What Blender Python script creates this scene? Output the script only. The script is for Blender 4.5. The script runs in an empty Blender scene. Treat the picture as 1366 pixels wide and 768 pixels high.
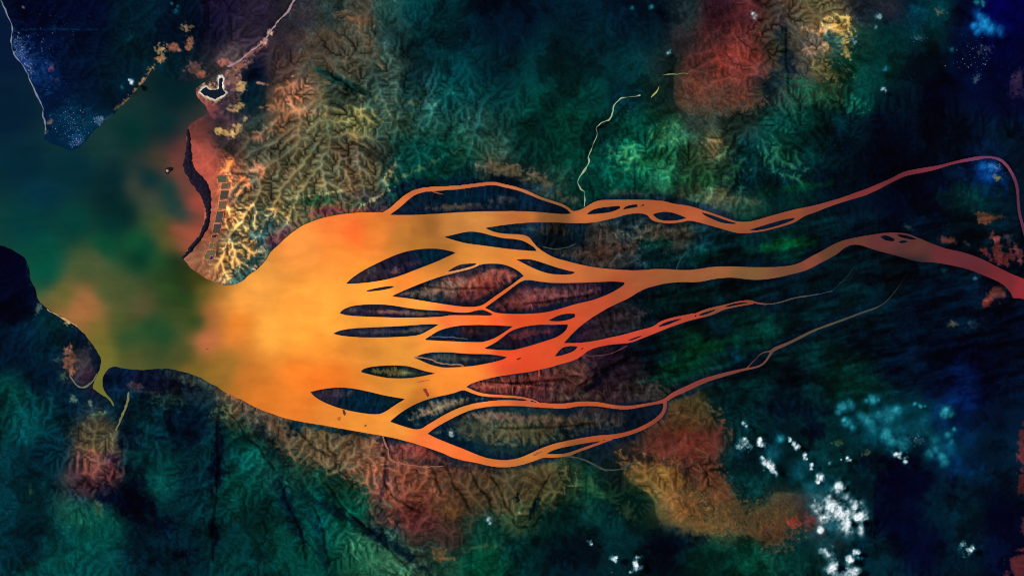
import bpy, math, random
import numpy as np

# ------------------------------------------------------------------ scale
# map coordinates (u, v): u runs east, v runs south; 10 map steps = 1 scene unit
U = 0.1
def wx(u): return (np.asarray(u, float) - 683.0) * U
def wy(v): return (384.0 - np.asarray(v, float)) * U
GS = 1.2                                   # spacing of the land grid in map steps
U0, U1, V0, V1 = -130.0, 1496.0, -130.0, 898.0
W = int((U1 - U0) / GS) + 1
H = int((V1 - V0) / GS) + 1
gu = U0 + np.arange(W) * GS
gv = V0 + np.arange(H) * GS
GU, GV = np.meshgrid(gu, gv)
K_LIGHT = 1.25                             # seen radiance of a white flat surface
SC = bpy.context.scene
COL = SC.collection

def lin(c):
    c = np.asarray(c, float) / 255.0
    return np.where(c <= 0.04045, c / 12.92, ((c + 0.055) / 1.055) ** 2.4)
def albedo(c): return np.clip(lin(c) / K_LIGHT, 0.0, 0.85)

# ------------------------------------------------------------------ noise
def vnoise(x, y, scale, seed):
    rng = np.random.RandomState(seed)
    T = rng.rand(256, 256).astype(np.float32)
    x = x / scale + 1000.0; y = y / scale + 1000.0
    xi = np.floor(x).astype(np.int64); yi = np.floor(y).astype(np.int64)
    fx = (x - xi).astype(np.float32); fy = (y - yi).astype(np.float32)
    fx = fx * fx * (3 - 2 * fx); fy = fy * fy * (3 - 2 * fy)
    a = T[yi & 255, xi & 255]; b = T[yi & 255, (xi + 1) & 255]
    c = T[(yi + 1) & 255, xi & 255]; d = T[(yi + 1) & 255, (xi + 1) & 255]
    return (a * (1 - fx) + b * fx) * (1 - fy) + (c * (1 - fx) + d * fx) * fy
def fbm(x, y, scale, seed, octs=4, gain=0.5):
    r = 0; amp = 1; tot = 0
    for o in range(octs):
        ang = 0.6 * o
        ca, sa = math.cos(ang), math.sin(ang)
        r = r + amp * vnoise(ca * x - sa * y, sa * x + ca * y, scale / 2 ** o, seed + 17 * o)
        tot += amp; amp *= gain
    return r / tot                          # 0..1
def blur(a, r, n=2):
    r = max(1, int(r))
    for _ in range(n):
        for ax in (0, 1):
            p = np.pad(a, [(r + 1, r) if i == ax else (0, 0) for i in (0, 1)], mode='edge')
            c = np.cumsum(p, axis=ax, dtype=np.float64)
            if ax == 0: a = (c[2 * r + 1:] - c[:-2 * r - 1]) / (2 * r + 1)
            else: a = (c[:, 2 * r + 1:] - c[:, :-2 * r - 1]) / (2 * r + 1)
    return a
def sstep(a, b, x):
    t = np.clip((x - a) / (b - a), 0, 1)
    return t * t * (3 - 2 * t)
def bil(A, u, v):                           # sample a grid field at map points
    x = np.clip((np.asarray(u, float) - U0) / GS, 0, W - 1.001); y = np.clip((np.asarray(v, float) - V0) / GS, 0, H - 1.001)
    xi = x.astype(int); yi = y.astype(int); fx = x - xi; fy = y - yi
    if A.ndim == 3: fx = fx[..., None]; fy = fy[..., None]
    return (A[yi, xi] * (1 - fx) + A[yi, xi + 1] * fx) * (1 - fy) + (A[yi + 1, xi] * (1 - fx) + A[yi + 1, xi + 1] * fx) * fy

# ------------------------------------------------------------------ outlines
def soften(P, n=2, closed=True, keep=55):
    P = np.asarray(P, float)
    for _ in range(n):
        N = len(P); out = []
        for i in range(N):
            p = P[i]
            if not closed and i in (0, N - 1): out.append(p); continue
            a = P[i - 1]; b = P[(i + 1) % N]
            t1 = p - a; t2 = b - p
            ang = abs(math.degrees(math.atan2(t1[0] * t2[1] - t1[1] * t2[0], t1[0] * t2[0] + t1[1] * t2[1])))
            if ang > keep: out.append(p)
            else: out.append(p * .75 + a * .25); out.append(p * .75 + b * .25)
        P = np.array(out)
    return P
CAP = 16.0
def seg_dist(D, a, b, ra=0.0, rb=0.0):
    m = CAP + max(ra, rb)
    i0 = max(0, int((min(a[0], b[0]) - m - U0) / GS)); i1 = min(W, int((max(a[0], b[0]) + m - U0) / GS) + 2)
    j0 = max(0, int((min(a[1], b[1]) - m - V0) / GS)); j1 = min(H, int((max(a[1], b[1]) + m - V0) / GS) + 2)
    if i1 <= i0 or j1 <= j0: return
    x = GU[j0:j1, i0:i1] - a[0]; y = GV[j0:j1, i0:i1] - a[1]
    dx, dy = b[0] - a[0], b[1] - a[1]; L = dx * dx + dy * dy + 1e-9
    t = np.clip((x * dx + y * dy) / L, 0, 1)
    d = np.hypot(x - t * dx, y - t * dy) - (ra + (rb - ra) * t)
    np.minimum(D[j0:j1, i0:i1], d, out=D[j0:j1, i0:i1])
def poly_sdf(P):
    D = np.full((H, W), CAP); N = len(P)
    tog = np.zeros((H, W + 1), np.int32)
    for i in range(N):
        a = P[i]; b = P[(i + 1) % N]
        seg_dist(D, a, b)
        if a[1] == b[1]: continue
        lo, hi = (a, b) if a[1] < b[1] else (b, a)
        j0 = max(0, int(math.ceil((lo[1] - V0) / GS))); j1 = min(H, int(math.ceil((hi[1] - V0) / GS)))
        if j1 <= j0: continue
        jj = np.arange(j0, j1)
        xc = lo[0] + (gv[jj] - lo[1]) * (hi[0] - lo[0]) / (hi[1] - lo[1])
        cc = np.clip(np.ceil((xc - U0) / GS).astype(int), 0, W)
        np.add.at(tog, (jj, cc), 1)
    inside = (np.cumsum(tog[:, :W], axis=1) & 1) == 1
    return np.where(inside, -D, D)
def stroke_sdf(D, pts, n=2):
    P = np.asarray(pts, float)
    Q = soften3(P, n)
    for i in range(len(Q) - 1): seg_dist(D, Q[i], Q[i + 1], Q[i][2], Q[i + 1][2])
def soften3(P, n=2):
    P = np.asarray(P, float)
    for _ in range(n):
        out = [P[0]]
        for i in range(1, len(P) - 1): out += [P[i] * .75 + P[i - 1] * .25, P[i] * .75 + P[i + 1] * .25]
        out.append(P[-1]); P = np.array(out)
    return P

BAY = [(-900,-700),(-260,-700),(-150,-330),(-40,-110),(-8,-15),(0,0),(4,7),(9,20),(15,31),(16,40),(14,50),(15,65),(20,76),(30,87),(36,98),(40,110),(47,125),(54,137),(57,146),(56,155),(59,163),(60,175),(58,186),(68,192),(82,196),(95,202),(108,196),(118,184),(130,170),(148,157),(158,145),(168,136),(178,126),(187,115),(196,105),(203,91),(212,98),(226,104),(240,109),(257,110),(276,103),(291,95),(303,89),
(305,91),(288,101),(272,110),(261,118),(263,130),(274,140),(277,150),(268,158),(256,163),(249,172),
(248,182),(250,200),(244,222),(251,238),(262,250),(271,262),(274,285),(268,306),(258,322),(243,343),(246,348),(255,358),(265,364),(275,372),(290,378),(304,380.5),(317,378.5),(325,375),(335,365),(353,351),(361,336),(376,322),(392,308),(405,300),(425,292),(445,287.5),(460,285),(478,283.5),(500,283),(517,283.5),
(540,275),(600,268),(700,272),(764,282),(770,281),(779.5,277.8),(791,269.6),(802,266.4),(833,266),(866,266.4),(887,268),(898,271.7),(914.6,273.4),(931,277.8),(940,281),(952,284.8),(965,289.3),(978,294.3),(988,296.2),(1002,295.7),(1029,287.7),(1057,279.8),(1086,274),(1115,266),(1135,259),(1151,253.5),(1184.6,240),(1204,229),(1223.6,225),(1251,221),(1270.5,215.4),(1292,210.5),(1311,208),
(1311.5,212.5),(1294,215.4),(1272.5,219),(1251,226),(1233.4,230),(1214,233.5),(1198,239),(1178.7,249.6),(1155,261),(1135,266.5),(1105.5,276),(1090,282.5),(1074,287.5),(1066,293),(1060,297),(1037,304),(1017.7,308.8),(994,311.5),(980.5,310.7),(965,306),(945,300),(931,296.5),(919.5,293.8),(906.5,297),(890,298.3),(874,296),(867,291.8),(864,286.5),(851,284),(833,286.7),(817,291.6),(792.5,297),(771,298),(746,297),(714,296.5),(689.5,298),(665,301),(647,304),
(658.6,309.5),(673,312),(697.6,312.8),(706,316),(712,324),(719.6,332.5),(730,338.5),(740,344),(763,350),(779,354),(800,357.5),(828,360),(851,361),(880.6,358),(912,360.7),(935,358.5),(951,355.4),(980,355.2),(1008,356.6),(1047,355.7),(1065,351.8),(1080.6,343),(1096,335),(1112,325.4),(1127.5,319.5),(1155,314.4),(1180.7,310.3),(1204,310.3),(1223.7,316.4),(1243,325),(1262.7,332),(1288,337),(1311.5,345.7),(1331,356.4),(1350.6,366),(1366,372),(1420,392),(1520,415),
(1520,440),(1420,415),(1366,398),(1351,397.4),(1348,389),(1336,377),(1311.5,367),(1292,359),(1272.5,354.5),(1247,349.6),(1223.7,349.6),(1200,341.8),(1165,333),(1143.6,325),(1127.5,329),(1115.8,340),(1096,349.8),(1076.7,360.5),(1047.4,368),(1022,373),(998.6,373),(979,370),(955,371),(931.4,376.9),(906,376),(886.5,377.9),(863,383.7),(849.4,390.5),(837.7,398.4),(824,404),(804.5,414),(783,427.7),(769,439),(751.7,457.6),
(779,457),(804.5,452),(828,447),(849.4,441),(871,435.8),(880,428.4),(896,423.4),(916,419.4),(926,417.5),(928,425.7),(916,428.6),(896,435.5),(876.7,443.3),(857,451),(841.6,457.3),(818,459),(796.6,462.8),(784,467.5),(775.8,474.5),(767.6,480),(749.7,485),(730,490.8),(706,495.7),(681,499),(657,503),(637,508),(621,515),
(610,530),(590,552),(566,573),(568,577),(590,588),(603,602),(605,609.4),(575.8,598.6),(546.5,589),(517,582),(488,577),(458.6,572),(429,566.4),(400,562),(375,556),(350,547),(335,540),(320,532),(300,522),(275,507.5),(250,496),(225,491),(205,492),(185,494),(160,490),(151,489),(142.5,492.5),(136.5,504),(136,515),(143,526),(150,534),(152,541),(150.5,541),(146,533),(132.5,524),(124,517),(127,504),(132.5,492.5),(136,480),(127.5,465),(115,447.5),(102.5,435),(87.5,424),(75,419),(62.5,411),(54,404),(50,399),(47.5,385),(41,377.5),(41,367),(37,352),(32.5,342.5),(15,332.5),(0,326),(-60,318),(-300,260),(-900,150)]

CHANNELS = {
 'north': [(514,285,3.2),(522,280,3),(533,271,4.2),(544,262,4.4),(557,254.6,3.4),(573,251.6,2.7),(605,250.6,2.5),(640,246.2,2.3),(657,244,2.2),(673,247.5,2),(691,251.5,1.8),(706,257,1.9),(720,264,1.7),(738,269.5,1.6),(754,275,1.6),(763,283,1.6),(770,288,1.6)],
 'northeast': [(1300,211.5,2.6),(1318,209.3,1.6),(1333,212,1.9),(1343,220,2),(1351.5,234,2.2),(1356.8,247,2.3),(1358.3,268,2),(1359.3,283,1.9),(1364,300,2),(1372,330,2),(1390,380,2),(1402,400,2)],
 'third_up': [(920,422,2),(928,419,1.2),(936,415,1.2),(948,411.5,1.2),(958,409.6,1.6),(965,408,1.6),(973,405.4,1),(985,402.4,1.1),(1001,401.3,1.6),(1010,404.3,1.2),(1024,406,.9),(1041,403.4,.85),(1059,397,.9),(1077,394.7,.9),(1096,391.6,.8),(1110,388,.6)],
 'third_low': [(920,425,2.4),(933,423,1.3),(945,420.6,1.2),(957,415.4,1.5),(964,411.4,1.9),(970,410.6,1.2),(989,406.6,1.1),(1004,404.3,1.5)],
 'fourth_up': [(560,576,4),(569,571,3.2),(580,564.5,3.3),(598,553,3.8),(619.5,545,3.4),(639,540,3.1),(668,536.8,3.3),(697.7,538,3.2),(736.7,541,3.1),(756,541,3.4),(768,538.2,2.8),(785,537.3,2.7),(803,539,2.6),(818.6,542.4,2.5),(838,543.5,2.2),(857.7,540,1.9),(877,536.5,1.8),(888,533.7,2.6),(896.7,526.5,3.2),(916,518,3.6),(935.8,508.5,3.3),(956,502,2.8),(975,497,2.4),(995,491.8,1.6),(1010,489.6,1.4),(1020,484,1.3),(1028,471.6,1.6),(1031,466,2.6),(1051,458,1.9),(1069,449,1.9),(1083,441.6,1.4),(1106,433,1.5),(1128.6,425,1.4),(1149,417,1.1),(1169.6,410.5,1),(1183,402,.8),(1197,385,.7),(1206,370,.45),(1210,364,.3)],
 'fourth_loop': [(1030,468,1.2),(1017,469.6,.8),(1008,478.5,.7),(996,491,.8)],
 'fourth_low': [(887,535,2.2),(887.6,541,2),(885.5,550,2),(878.5,558.5,2.2),(865.5,567,2.4),(848,574.7,2.6),(834,579,2.8),(818.6,582.3,3),(799,583.3,3.2),(779.5,586.4,3.5),(757,591,3.7),(740.6,595.7,4.3),(727,602.3,6),(709,610,5.8),(691.8,616,5),(674,618.6,4.7),(654.7,617,4.8),(635,611.5,5.2),(618,606.5,7.6),(600,599.5,9),(585,590,7),(560,578,8)],
 'fourth_side': [(722,607,3.5),(740.6,608,2.1),(756,606.8,1.9),(775.8,599.6,1.6),(795,592.8,1.5),(806,588.5,1.6),(815,585,2)],
 'strait': [(617,517,1.8),(622,517.3,1.5),(632.5,522.7,1.5),(645.6,526.3,1.5),(665,527.6,1.4),(688,528.6,1.1),(704,531,.9),(716,535,.9),(722,539,.9)],
}
# outline, label
ISL = [
 ([(519.7,286.6),(533,277.3),(544,267),(557,258),(578,254.6),(609,253.4),(640,248.8),(657,246.6),(673,250.2),(690,253.9),(705,259.6),(720,266.3),(738,271.7),(754,277.2),(762,285),(750,285.5),(735,284.5),(715,282.5),(690,281.5),(650,282),(620,282.7),(580,285.5),(550,287),(530,287)], 'long dark island with a pale comb of gullies under the arched northern channel'),
 ([(592,316),(610,311.7),(624,308.7),(639,309.5),(654,313.6),(670,317.6),(686,318.5),(698,321),(707,326),(714,331),(716,335),(698,334),(673,331.5),(649,328),(624,325),(610,321.7),(600,318.5)], 'plain teal lens-shaped island below the long northern island'),
 ([(461,378.6),(472.5,368),(489,358),(508,348.5),(529.5,338.7),(550.7,333),(575,331),(593,332.7),(608.4,337),(596,342.8),(578,351),(554,360),(529.5,369.6),(505,375),(480.7,377.8)], 'dark purple leaf-shaped island with pointed ends tilted up to the right'),
 ([(487,388),(502,384),(521,381),(527,382),(520,385),(505,387.5),(492,388.8)], 'tiny dark sliver of an island just under the tilted purple leaf island'),
 ([(522,395),(544,385),(563.7,377),(586.5,369),(600,365.5),(616,361.5),(632.5,357.3),(640.7,352.2),(660,351),(676.5,353.4),(691,360.7),(699,368),(692.8,372),(681,381),(665,391.6),(653.7,399.7),(644,407),(632.5,409.5),(616,408.9),(594.6,406),(570,402),(546,398)], 'broad feather-patterned island with a salmon pink heart in mid delta'),
 ([(594.6,363.3),(606,355.8),(617,351.7),(637,351),(633.7,354),(616,359.2)], 'small dark crescent island clinging to the top of the salmon pink feathered island'),
 ([(647,410.3),(662,399.7),(676.5,389),(688,380),(697.6,373.9),(706,373),(722,376),(746.5,377.8),(771,377),(800,376),(818,375),(834,376.5),(832,381),(812,392.5),(789,401),(769,405),(746.5,412),(727,416.8),(706,418.5),(681,418.5),(662,417.6),(652,412.8)], 'large maroon island with pink gullies right of the feathered island, tapering east'),
 ([(688,346),(701,345),(714,347),(730,352.5),(746.5,358),(767.6,363),(763,366),(746.5,366.4),(730,364.7),(714,359),(701,352.5)], 'plain navy leaf island slanting down to the right above the large maroon island'),
 ([(453,417.6),(458,412),(472.5,407),(497,405.4),(521,406.6),(545.8,411),(570,413.6),(594.6,414.4),(607.6,416.6),(625,417),(636,413.6),(644,412.8),(652,416),(657.8,419),(655,421),(632.5,420.3),(600,420.2),(594.6,421.7),(578,423),(537.6,423.8),(505,422.8),(464,421)], 'very long slim island with blunt west end and a thin tail ending in a wedge'),
 ([(444,444.7),(456,439.5),(480.7,437),(513,435.8),(546,434),(570,432),(586.5,432.2),(575,438.7),(560,446.8),(546,448.5),(513,450),(480.7,450),(456,447.7)], 'slim dark torpedo-shaped island with a slanted east end below the long slim island'),
 ([(566,453),(575,446.8),(586.5,440),(602.7,435.5),(619,433.3),(649,433),(684.6,435),(673,442.8),(662,450),(649,455),(639,456.6),(600,455),(578,454)], 'navy island with a purple north edge right of the torpedo-shaped island'),
 ([(645,464.7),(660,457.4),(670,450),(681,441),(697.6,435.5),(717,432.7),(738,433),(758,432.4),(756,440),(746.5,447.7),(735,452.5),(714,459),(694,464.8),(681,467.5),(662,466.4)], 'dark leaf island with a faint red streak, its east end squared off by a channel'),
 ([(731,427.4),(743,421),(756,417.6),(767.6,418.5),(766.8,423),(756,427.4),(741.6,428.7)], 'small dark spindle island below the maroon island at the channel fork'),
 ([(552,477),(562,472),(578,469.3),(602.7,469.6),(624,471.8),(653.7,471.8),(676.5,476),(670,480),(649,485),(629,488.3),(600,490.3),(589.7,490),(575,486.7),(560,480)], 'grey green island cut by a pale winding creek along its south side'),
 ([(480.7,495.7),(485.6,490.8),(505,487.5),(529.5,486.7),(545.8,488),(563.7,494),(581.6,497.8),(562,502),(544,504.6),(521,504.6),(505,502),(489,498)], 'eye-shaped island with olive mottled centre and dark rim'),
 ([(413.7,522.5),(429,518.6),(450.8,516),(474,518),(497.7,523.4),(517,528),(540.6,531.8),(527,540),(513,549.8),(503.5,552.7),(484,551),(458.6,546),(435,538),(419.5,529)], 'dark teal fish-shaped island, southwestern island of the delta'),
 ([(520,562),(533,550.8),(552,539),(576,530),(605,524.4),(618,519),(630,524.6),(644,528.6),(665,529.9),(688,530.6),(706,533.4),(697,534),(668,532.8),(639,536.2),(619.5,540.8),(600,548.6),(572,565),(559,574),(536.7,568)], 'hook-shaped island with two pale gullied ridges east of the fish-shaped island'),
 ([(570,578),(580,570.5),(600,559.3),(619.5,549.5),(639,543.6),(668,540.6),(697.7,541.6),(736.7,544.5),(756,544.8),(770,541.6),(795,541),(820.7,545.5),(840,546),(858,542.3),(877,538.8),(885,537.5),(884,547),(876,556),(863,564.5),(847,572),(833,576.3),(818,579),(799,580),(779,583),(757,587.2),(738,591.5),(722,597.3),(708,604),(693,610.5),(676,613.5),(655,612),(636,606),(620,599),(600,591.5),(582,584)], 'largest island, olive grey with comb-like ridges between the two southern channels'),
 ([(729,605),(736,600.5),(750,596.5),(770,592.8),(790,589.3),(803,587.8),(795,590.5),(776,597),(757,604),(742,605.6)], 'narrow dark spit island between the southern channel and its thin side branch'),
 ([(740,475),(745,468),(751,462.6),(762.7,461),(771,462),(766,468),(756,472),(745,475)], 'little navy lens island at the mouth of the red middle channel'),
 ([(782,286.4),(789,280),(800.7,277),(813.7,275.7),(826.7,274.5),(827.5,277.8),(817,282.7),(800.7,285)], 'dark lens island, western one of the string in the northern river'),
 ([(830,280),(835,274.5),(849.5,272.4),(851,276),(841,277.8)], 'small square-ended island just east of the lens island in the northern river'),
 ([(854,274.4),(861,271.6),(858,275)], 'tiniest dark speck of an island at the east end of the northern string'),
 ([(870.6,286),(880.4,282.7),(893.4,282.7),(905,286),(916,290.8),(906.5,293.6),(890,295),(877,292.4)], 'dark green oval island ringed by a thin looping channel on the northern river'),
 ([(936,283.3),(948,286.5),(960,291),(975,296),(985,298.3),(975,298.8),(962,297),(950,292),(940,287.5)], 'black sliver island hugging the north bank where the northern river bends'),
 ([(1000,306.8),(1017.7,301),(1033,296.4),(1049,292),(1060.6,290.6),(1058.7,293.5),(1041,300),(1021.6,305.5),(1006,307.6)], 'long thin dark island along the south bank of the northern river'),
 ([(1174,315.4),(1182.6,313),(1194,319),(1192,322),(1180.7,321)], 'dark round islet, western of three in the dim eastern river'),
 ([(1196,312.5),(1210,313.4),(1223.7,319.3),(1218,320),(1200,316.4)], 'dark pointed islet under the north bank of the dim eastern river'),
 ([(1198,323),(1204,320),(1212,322),(1204,325)], 'smallest dark oval islet, southern of three in the dim eastern river'),
 ([(837.7,453.4),(849.4,449),(861,446.6),(851,450.6),(841.6,454.2)], 'thin maroon splinter island in the red middle channel'),
 ([(877.5,436),(884.5,430.8),(900,426.2),(912,424.2),(902,428.4),(888,434)], 'dark curved splinter island upstream in the red middle channel'),
 ([(931,420.6),(938,417),(950,413.6),(957.5,411.8),(953,414.2),(944,418.4),(934,420.9)], 'slim olive island enclosed by two thin strands of the middle channel'),
]
CREEKS = [  # points with half widths, colour, name
 ([(492,571.5,0),(511,581,.9),(513,589,1),(518,600,1),(519,611,1.1),(526,616,1),(540,619,.9),(556,621.5,.8),(575,622,.7),(592,621,.5)][1:], (150,95,75), 'creek'),
 ([(756,608,1),(770,610,.9),(785.5,615,.9),(799,624,1),(815,628,1),(830,625,.9),(840,619,.9),(850,615,.7)], (52,66,58), 'creek'),
 ([(777,473.5,.7),(792.7,474.5,.7),(808,474,.7),(822,468.7,.7),(837,461,.6)], (82,38,48), 'creek'),
 ([(553,476.5,.9),(562,477,.9),(575,479,.9),(586,484,.9),(598,486,.9),(616,485.5,.9),(618.5,489,.9)], (150,105,85), 'creek'),
 ([(574,449,.7),(590,449.4,.7),(612,450,.6),(624,453,.5)], (70,85,105), 'creek'),
 ([(594,364.4,.8),(606,362.2,.9),(620,359.4,.9),(633,355.6,.9),(640,351.2,1)], (215,150,95), 'creek'),
 ([(723,329.5,.8),(733,331.5,.7),(745,332.3,.6),(758,329.5,.6),(768,325,.5)], (52,58,45), 'creek'),
 ([(779.5,276,.9),(780,256,.8),(776,253,1),(772,248,.9),(770,240,1),(775,234,1.3),(781,226,1.8),(785,219,1.8),(787,213,1.3),(784,211,1),(788,202,1.4),(791,193,1.3),(796,183,1.3),(797,177,1.1),(794.5,171,1.2),(799,167,.9),(806,162,.9),(815,159,1.1),(817.5,150,1.1),(818,141,1.2),(825,134,1),(831,130.5,1),(839,130,1),(846,129,1.4),(854,127.5,1.6)], (150,168,130), 'riverbed'),
 ([(868,130.5,1.3),(873,126,1.4),(877,121,1.2),(879,115,.8)], (165,162,90), 'riverbed'),
 ([(883,100.5,.6),(890,100,.8),(904,99,.6),(918,98,.5)], (120,130,90), 'riverbed'),
 ([(303,89.5,1.2),(312,86,1.1),(325,77,1),(335,68,1),(345,62,.9),(354,53,.9),(362,40,.9),(369,32,1),(376,24,.8),(383,17,1),(388,9,1.2),(395,-2,1.2),(405,-20,1.2)], (150,125,135), 'creek'),
 ([(-10,-18,1.2),(0,0,1.1),(4.5,7,1),(9.5,20,.8),(15.5,31,.9),(17,40,1),(15,50,.9),(15.8,65,1),(20.8,76,1.1),(30.6,87,1.1),(37,98,1),(41,110,1),(48,125,1),(55,137,1.2),(58,146,1.3),(57.5,155,1.2),(60,163,1.3),(61,175,1)], (112,122,140), 'beach'),
 ([(62.5,412,.8),(75,420,.9),(87.5,425.5,1.8),(96,430,1.6),(102.5,436,1)], (205,150,95), 'beach'),
 ([(93,500,.8),(100,511,1),(107,516.5,1.2),(115,516,1),(124,509,.9),(130,498,.8)], (95,105,85), 'creek'),
 ([(172,522,1.2),(171,535,1.5),(167,545,1.4),(160,562,1.2),(155,575,1)], (110,110,68), 'creek'),
 ([(902,358.5,.7),(906,349,.6),(911,341,.6),(918,335,.5)], (32,58,58), 'creek'),
 ([(577,255.5,.7),(584,257,.6),(592,259.5,.4)], (125,80,60), 'creek'),
 ([(1110,388,.6),(1122,377,.6),(1132,366,.4),(1140,355,.3)], (14,38,41), 'creek'),
]
CRES = [(248,172),(252,171),(255,180),(256,200),(258,222),(266,232),(276,240),(281,252),(283,275),(281,297),(274,312),(264,327),(252,340),(244,346.5),(241,344),(250,333),(262,318),(270,304),(275,285),(272,270),(262,254),(251,240),(243,222),(247,208),(249,192)]
LAKE = [(266,123),(270,118),(275,116),(279,120),(286,120.5),(291,119),(292.5,112),(291.5,105),(295,102.5),(298,105),(296.5,112),(297,119),(301,124),(296,129),(289,130.5),(287,133.5),(279,130),(272,127)]

# ------------------------------------------------------------------ land / water distance field
wat = poly_sdf(soften(BAY, 2))
for k, pts in CHANNELS.items(): stroke_sdf(wat, pts)
isl_sdf = []
isl_min = np.full((H, W), CAP)
for P, lab in ISL:
    s = poly_sdf(soften(P, 2)); isl_sdf.append(s.astype(np.float32)); np.minimum(isl_min, s, out=isl_min)
wob = (fbm(GU, GV, 9, 5, 3) - .5)
crk = np.full((H, W), CAP)
for pts, c, nm in CREEKS: stroke_sdf(crk, pts, 1)
coast_rag = sstep(420, 300, GU) * 2.2 + 0.5              # the outer coast is more ragged than the silt-smoothed delta
g_main = np.minimum(wat + wob * coast_rag, np.minimum(isl_min - 2.2, CAP))
cres = poly_sdf(soften(CRES, 2)); lake = poly_sdf(soften(LAKE, 1))
g_all = np.maximum(np.minimum(wat, CAP), -isl_min)
g_all = np.where(isl_min < 0, -isl_min, np.minimum(wat, isl_min + 99))

# ------------------------------------------------------------------ drainage relief (stream-power erosion)
def erode(h, fixed, uplift, K, n, dx, seed, m=0.45, diff=0.0):
    Hh, Ww = h.shape; N = Hh * Ww
    rng = np.random.RandomState(seed)
    ids = np.arange(N).reshape(Hh, Ww)
    offs = [(-1, -1), (-1, 0), (-1, 1), (0, -1), (0, 1), (1, -1), (1, 0), (1, 1)]
    fx = fixed.ravel()
    for it in range(n):
        hp = np.pad(h, 1, mode='constant', constant_values=1e9)
        best = np.zeros((Hh, Ww)); rec = ids.copy(); dist = np.ones((Hh, Ww))
        for (dj, di) in offs:
            L = math.hypot(dj, di) * dx
            s = (h - hp[1 + dj:1 + dj + Hh, 1 + di:1 + di + Ww]) / L * (0.75 + 0.5 * rng.rand(Hh, Ww))
            b = s > best
            best[b] = s[b]; rec[b] = (ids + dj * Ww + di)[b]; dist[b] = L
        pit = (best <= 0) & ~fixed
        nb = np.minimum.reduce([hp[1 + dj:1 + dj + Hh, 1 + di:1 + di + Ww] for dj, di in offs])
        h = np.where(pit, nb + 1e-3, h)
        r = rec.ravel(); i = np.arange(N)
        r = np.where(fx, i, r)
        d = (r != i).astype(np.int32); p = r.copy()
        while True:
            d2 = d + d[p]; 
            if np.array_equal(d2, d): break
            d = d2; p = p[p]
        order = np.argsort(d, kind='stable'); cnt = np.bincount(d); st = np.concatenate([[0], np.cumsum(cnt)])
        A = np.full(N, dx * dx)
        for lv in range(len(cnt) - 1, 0, -1):
            ix = order[st[lv]:st[lv + 1]]; np.add.at(A, r[ix], A[ix])
        hf = h.ravel().copy(); F = K * A ** m / dist.ravel(); up = uplift.ravel()
        hf = np.where(fx, hf, hf + up)
        for lv in range(1, len(cnt)):
            ix = order[st[lv]:st[lv + 1]]
            hf[ix] = (hf[ix] + F[ix] * hf[r[ix]]) / (1 + F[ix])
        h = hf.reshape(Hh, Ww)
        for _ in range(2 if diff else 0):
            q = np.pad(h, 1, mode='edge')
            h = np.where(fixed, h, h + diff * .5 * (q[:-2, 1:-1] + q[2:, 1:-1] + q[1:-1, :-2] + q[1:-1, 2:] - 4 * h) * .5)
    return h, A.reshape(Hh, Ww)

S2 = 2
cu, cv = GU[::S2, ::S2], GV[::S2, ::S2]
gl = g_all[::S2, ::S2]
fixed = gl <= 0
fixed[0, :] |= True; fixed[-1, :] |= True; fixed[:, 0] |= True; fixed[:, -1] |= True
lm = (gl > 0).astype(float)
inland = blur(lm, 6, 2) + blur(lm, 18, 2) * 1.5 + blur(lm, 45, 2) * 3 + blur(lm, 90, 2) * 4
h0 = 4.0 * inland + 8 * fbm(cu, cv, 110, 31, 3) + 3.0 * fbm(cu, cv, 26, 32, 4) + np.random.RandomState(3).rand(*cu.shape) * .5
h0[fixed & (gl <= 0)] = 0
upl = 0.25 + 0.5 * fbm(cu, cv, 120, 33, 3)
hc, Ac = erode(h0, fixed, upl * .8, 0.22, 34, GS * S2, 4, diff=.05)
# to the full grid
def up2(A):
    y = np.clip(np.arange(H) / S2, 0, A.shape[0] - 1.001); x = np.clip(np.arange(W) / S2, 0, A.shape[1] - 1.001)
    yi = y.astype(int)[:, None]; xi = x.astype(int)[None, :]; fy = (y - y.astype(int))[:, None]; fx = (x - x.astype(int))[None, :]
    return (A[yi, xi] * (1 - fx) + A[yi, xi + 1] * fx) * (1 - fy) + (A[yi + 1, xi] * (1 - fx) + A[yi + 1, xi + 1] * fx) * fy
hf = up2(hc) + np.random.RandomState(9).rand(H, W) * .35
fixed = g_all <= 0
hf = np.where(fixed, 0, hf); fixed[0, :] = True; fixed[-1, :] = True; fixed[:, 0] = True; fixed[:, -1] = True
hf, Af = erode(hf, fixed, np.full((H, W), .25), 0.16, 4, GS, 6, diff=.02)
hf = np.minimum(hf, np.percentile(hf, 99.7))
hcf = up2(hc)
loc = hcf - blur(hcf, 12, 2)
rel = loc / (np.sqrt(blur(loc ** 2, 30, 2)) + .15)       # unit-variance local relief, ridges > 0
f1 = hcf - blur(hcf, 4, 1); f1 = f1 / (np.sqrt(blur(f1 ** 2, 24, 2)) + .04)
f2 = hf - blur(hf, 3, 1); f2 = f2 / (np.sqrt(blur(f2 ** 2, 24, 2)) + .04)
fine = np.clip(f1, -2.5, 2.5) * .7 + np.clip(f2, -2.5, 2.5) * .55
rel = np.clip(rel, -3, 3); fine = np.clip(fine, -3, 3)

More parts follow.
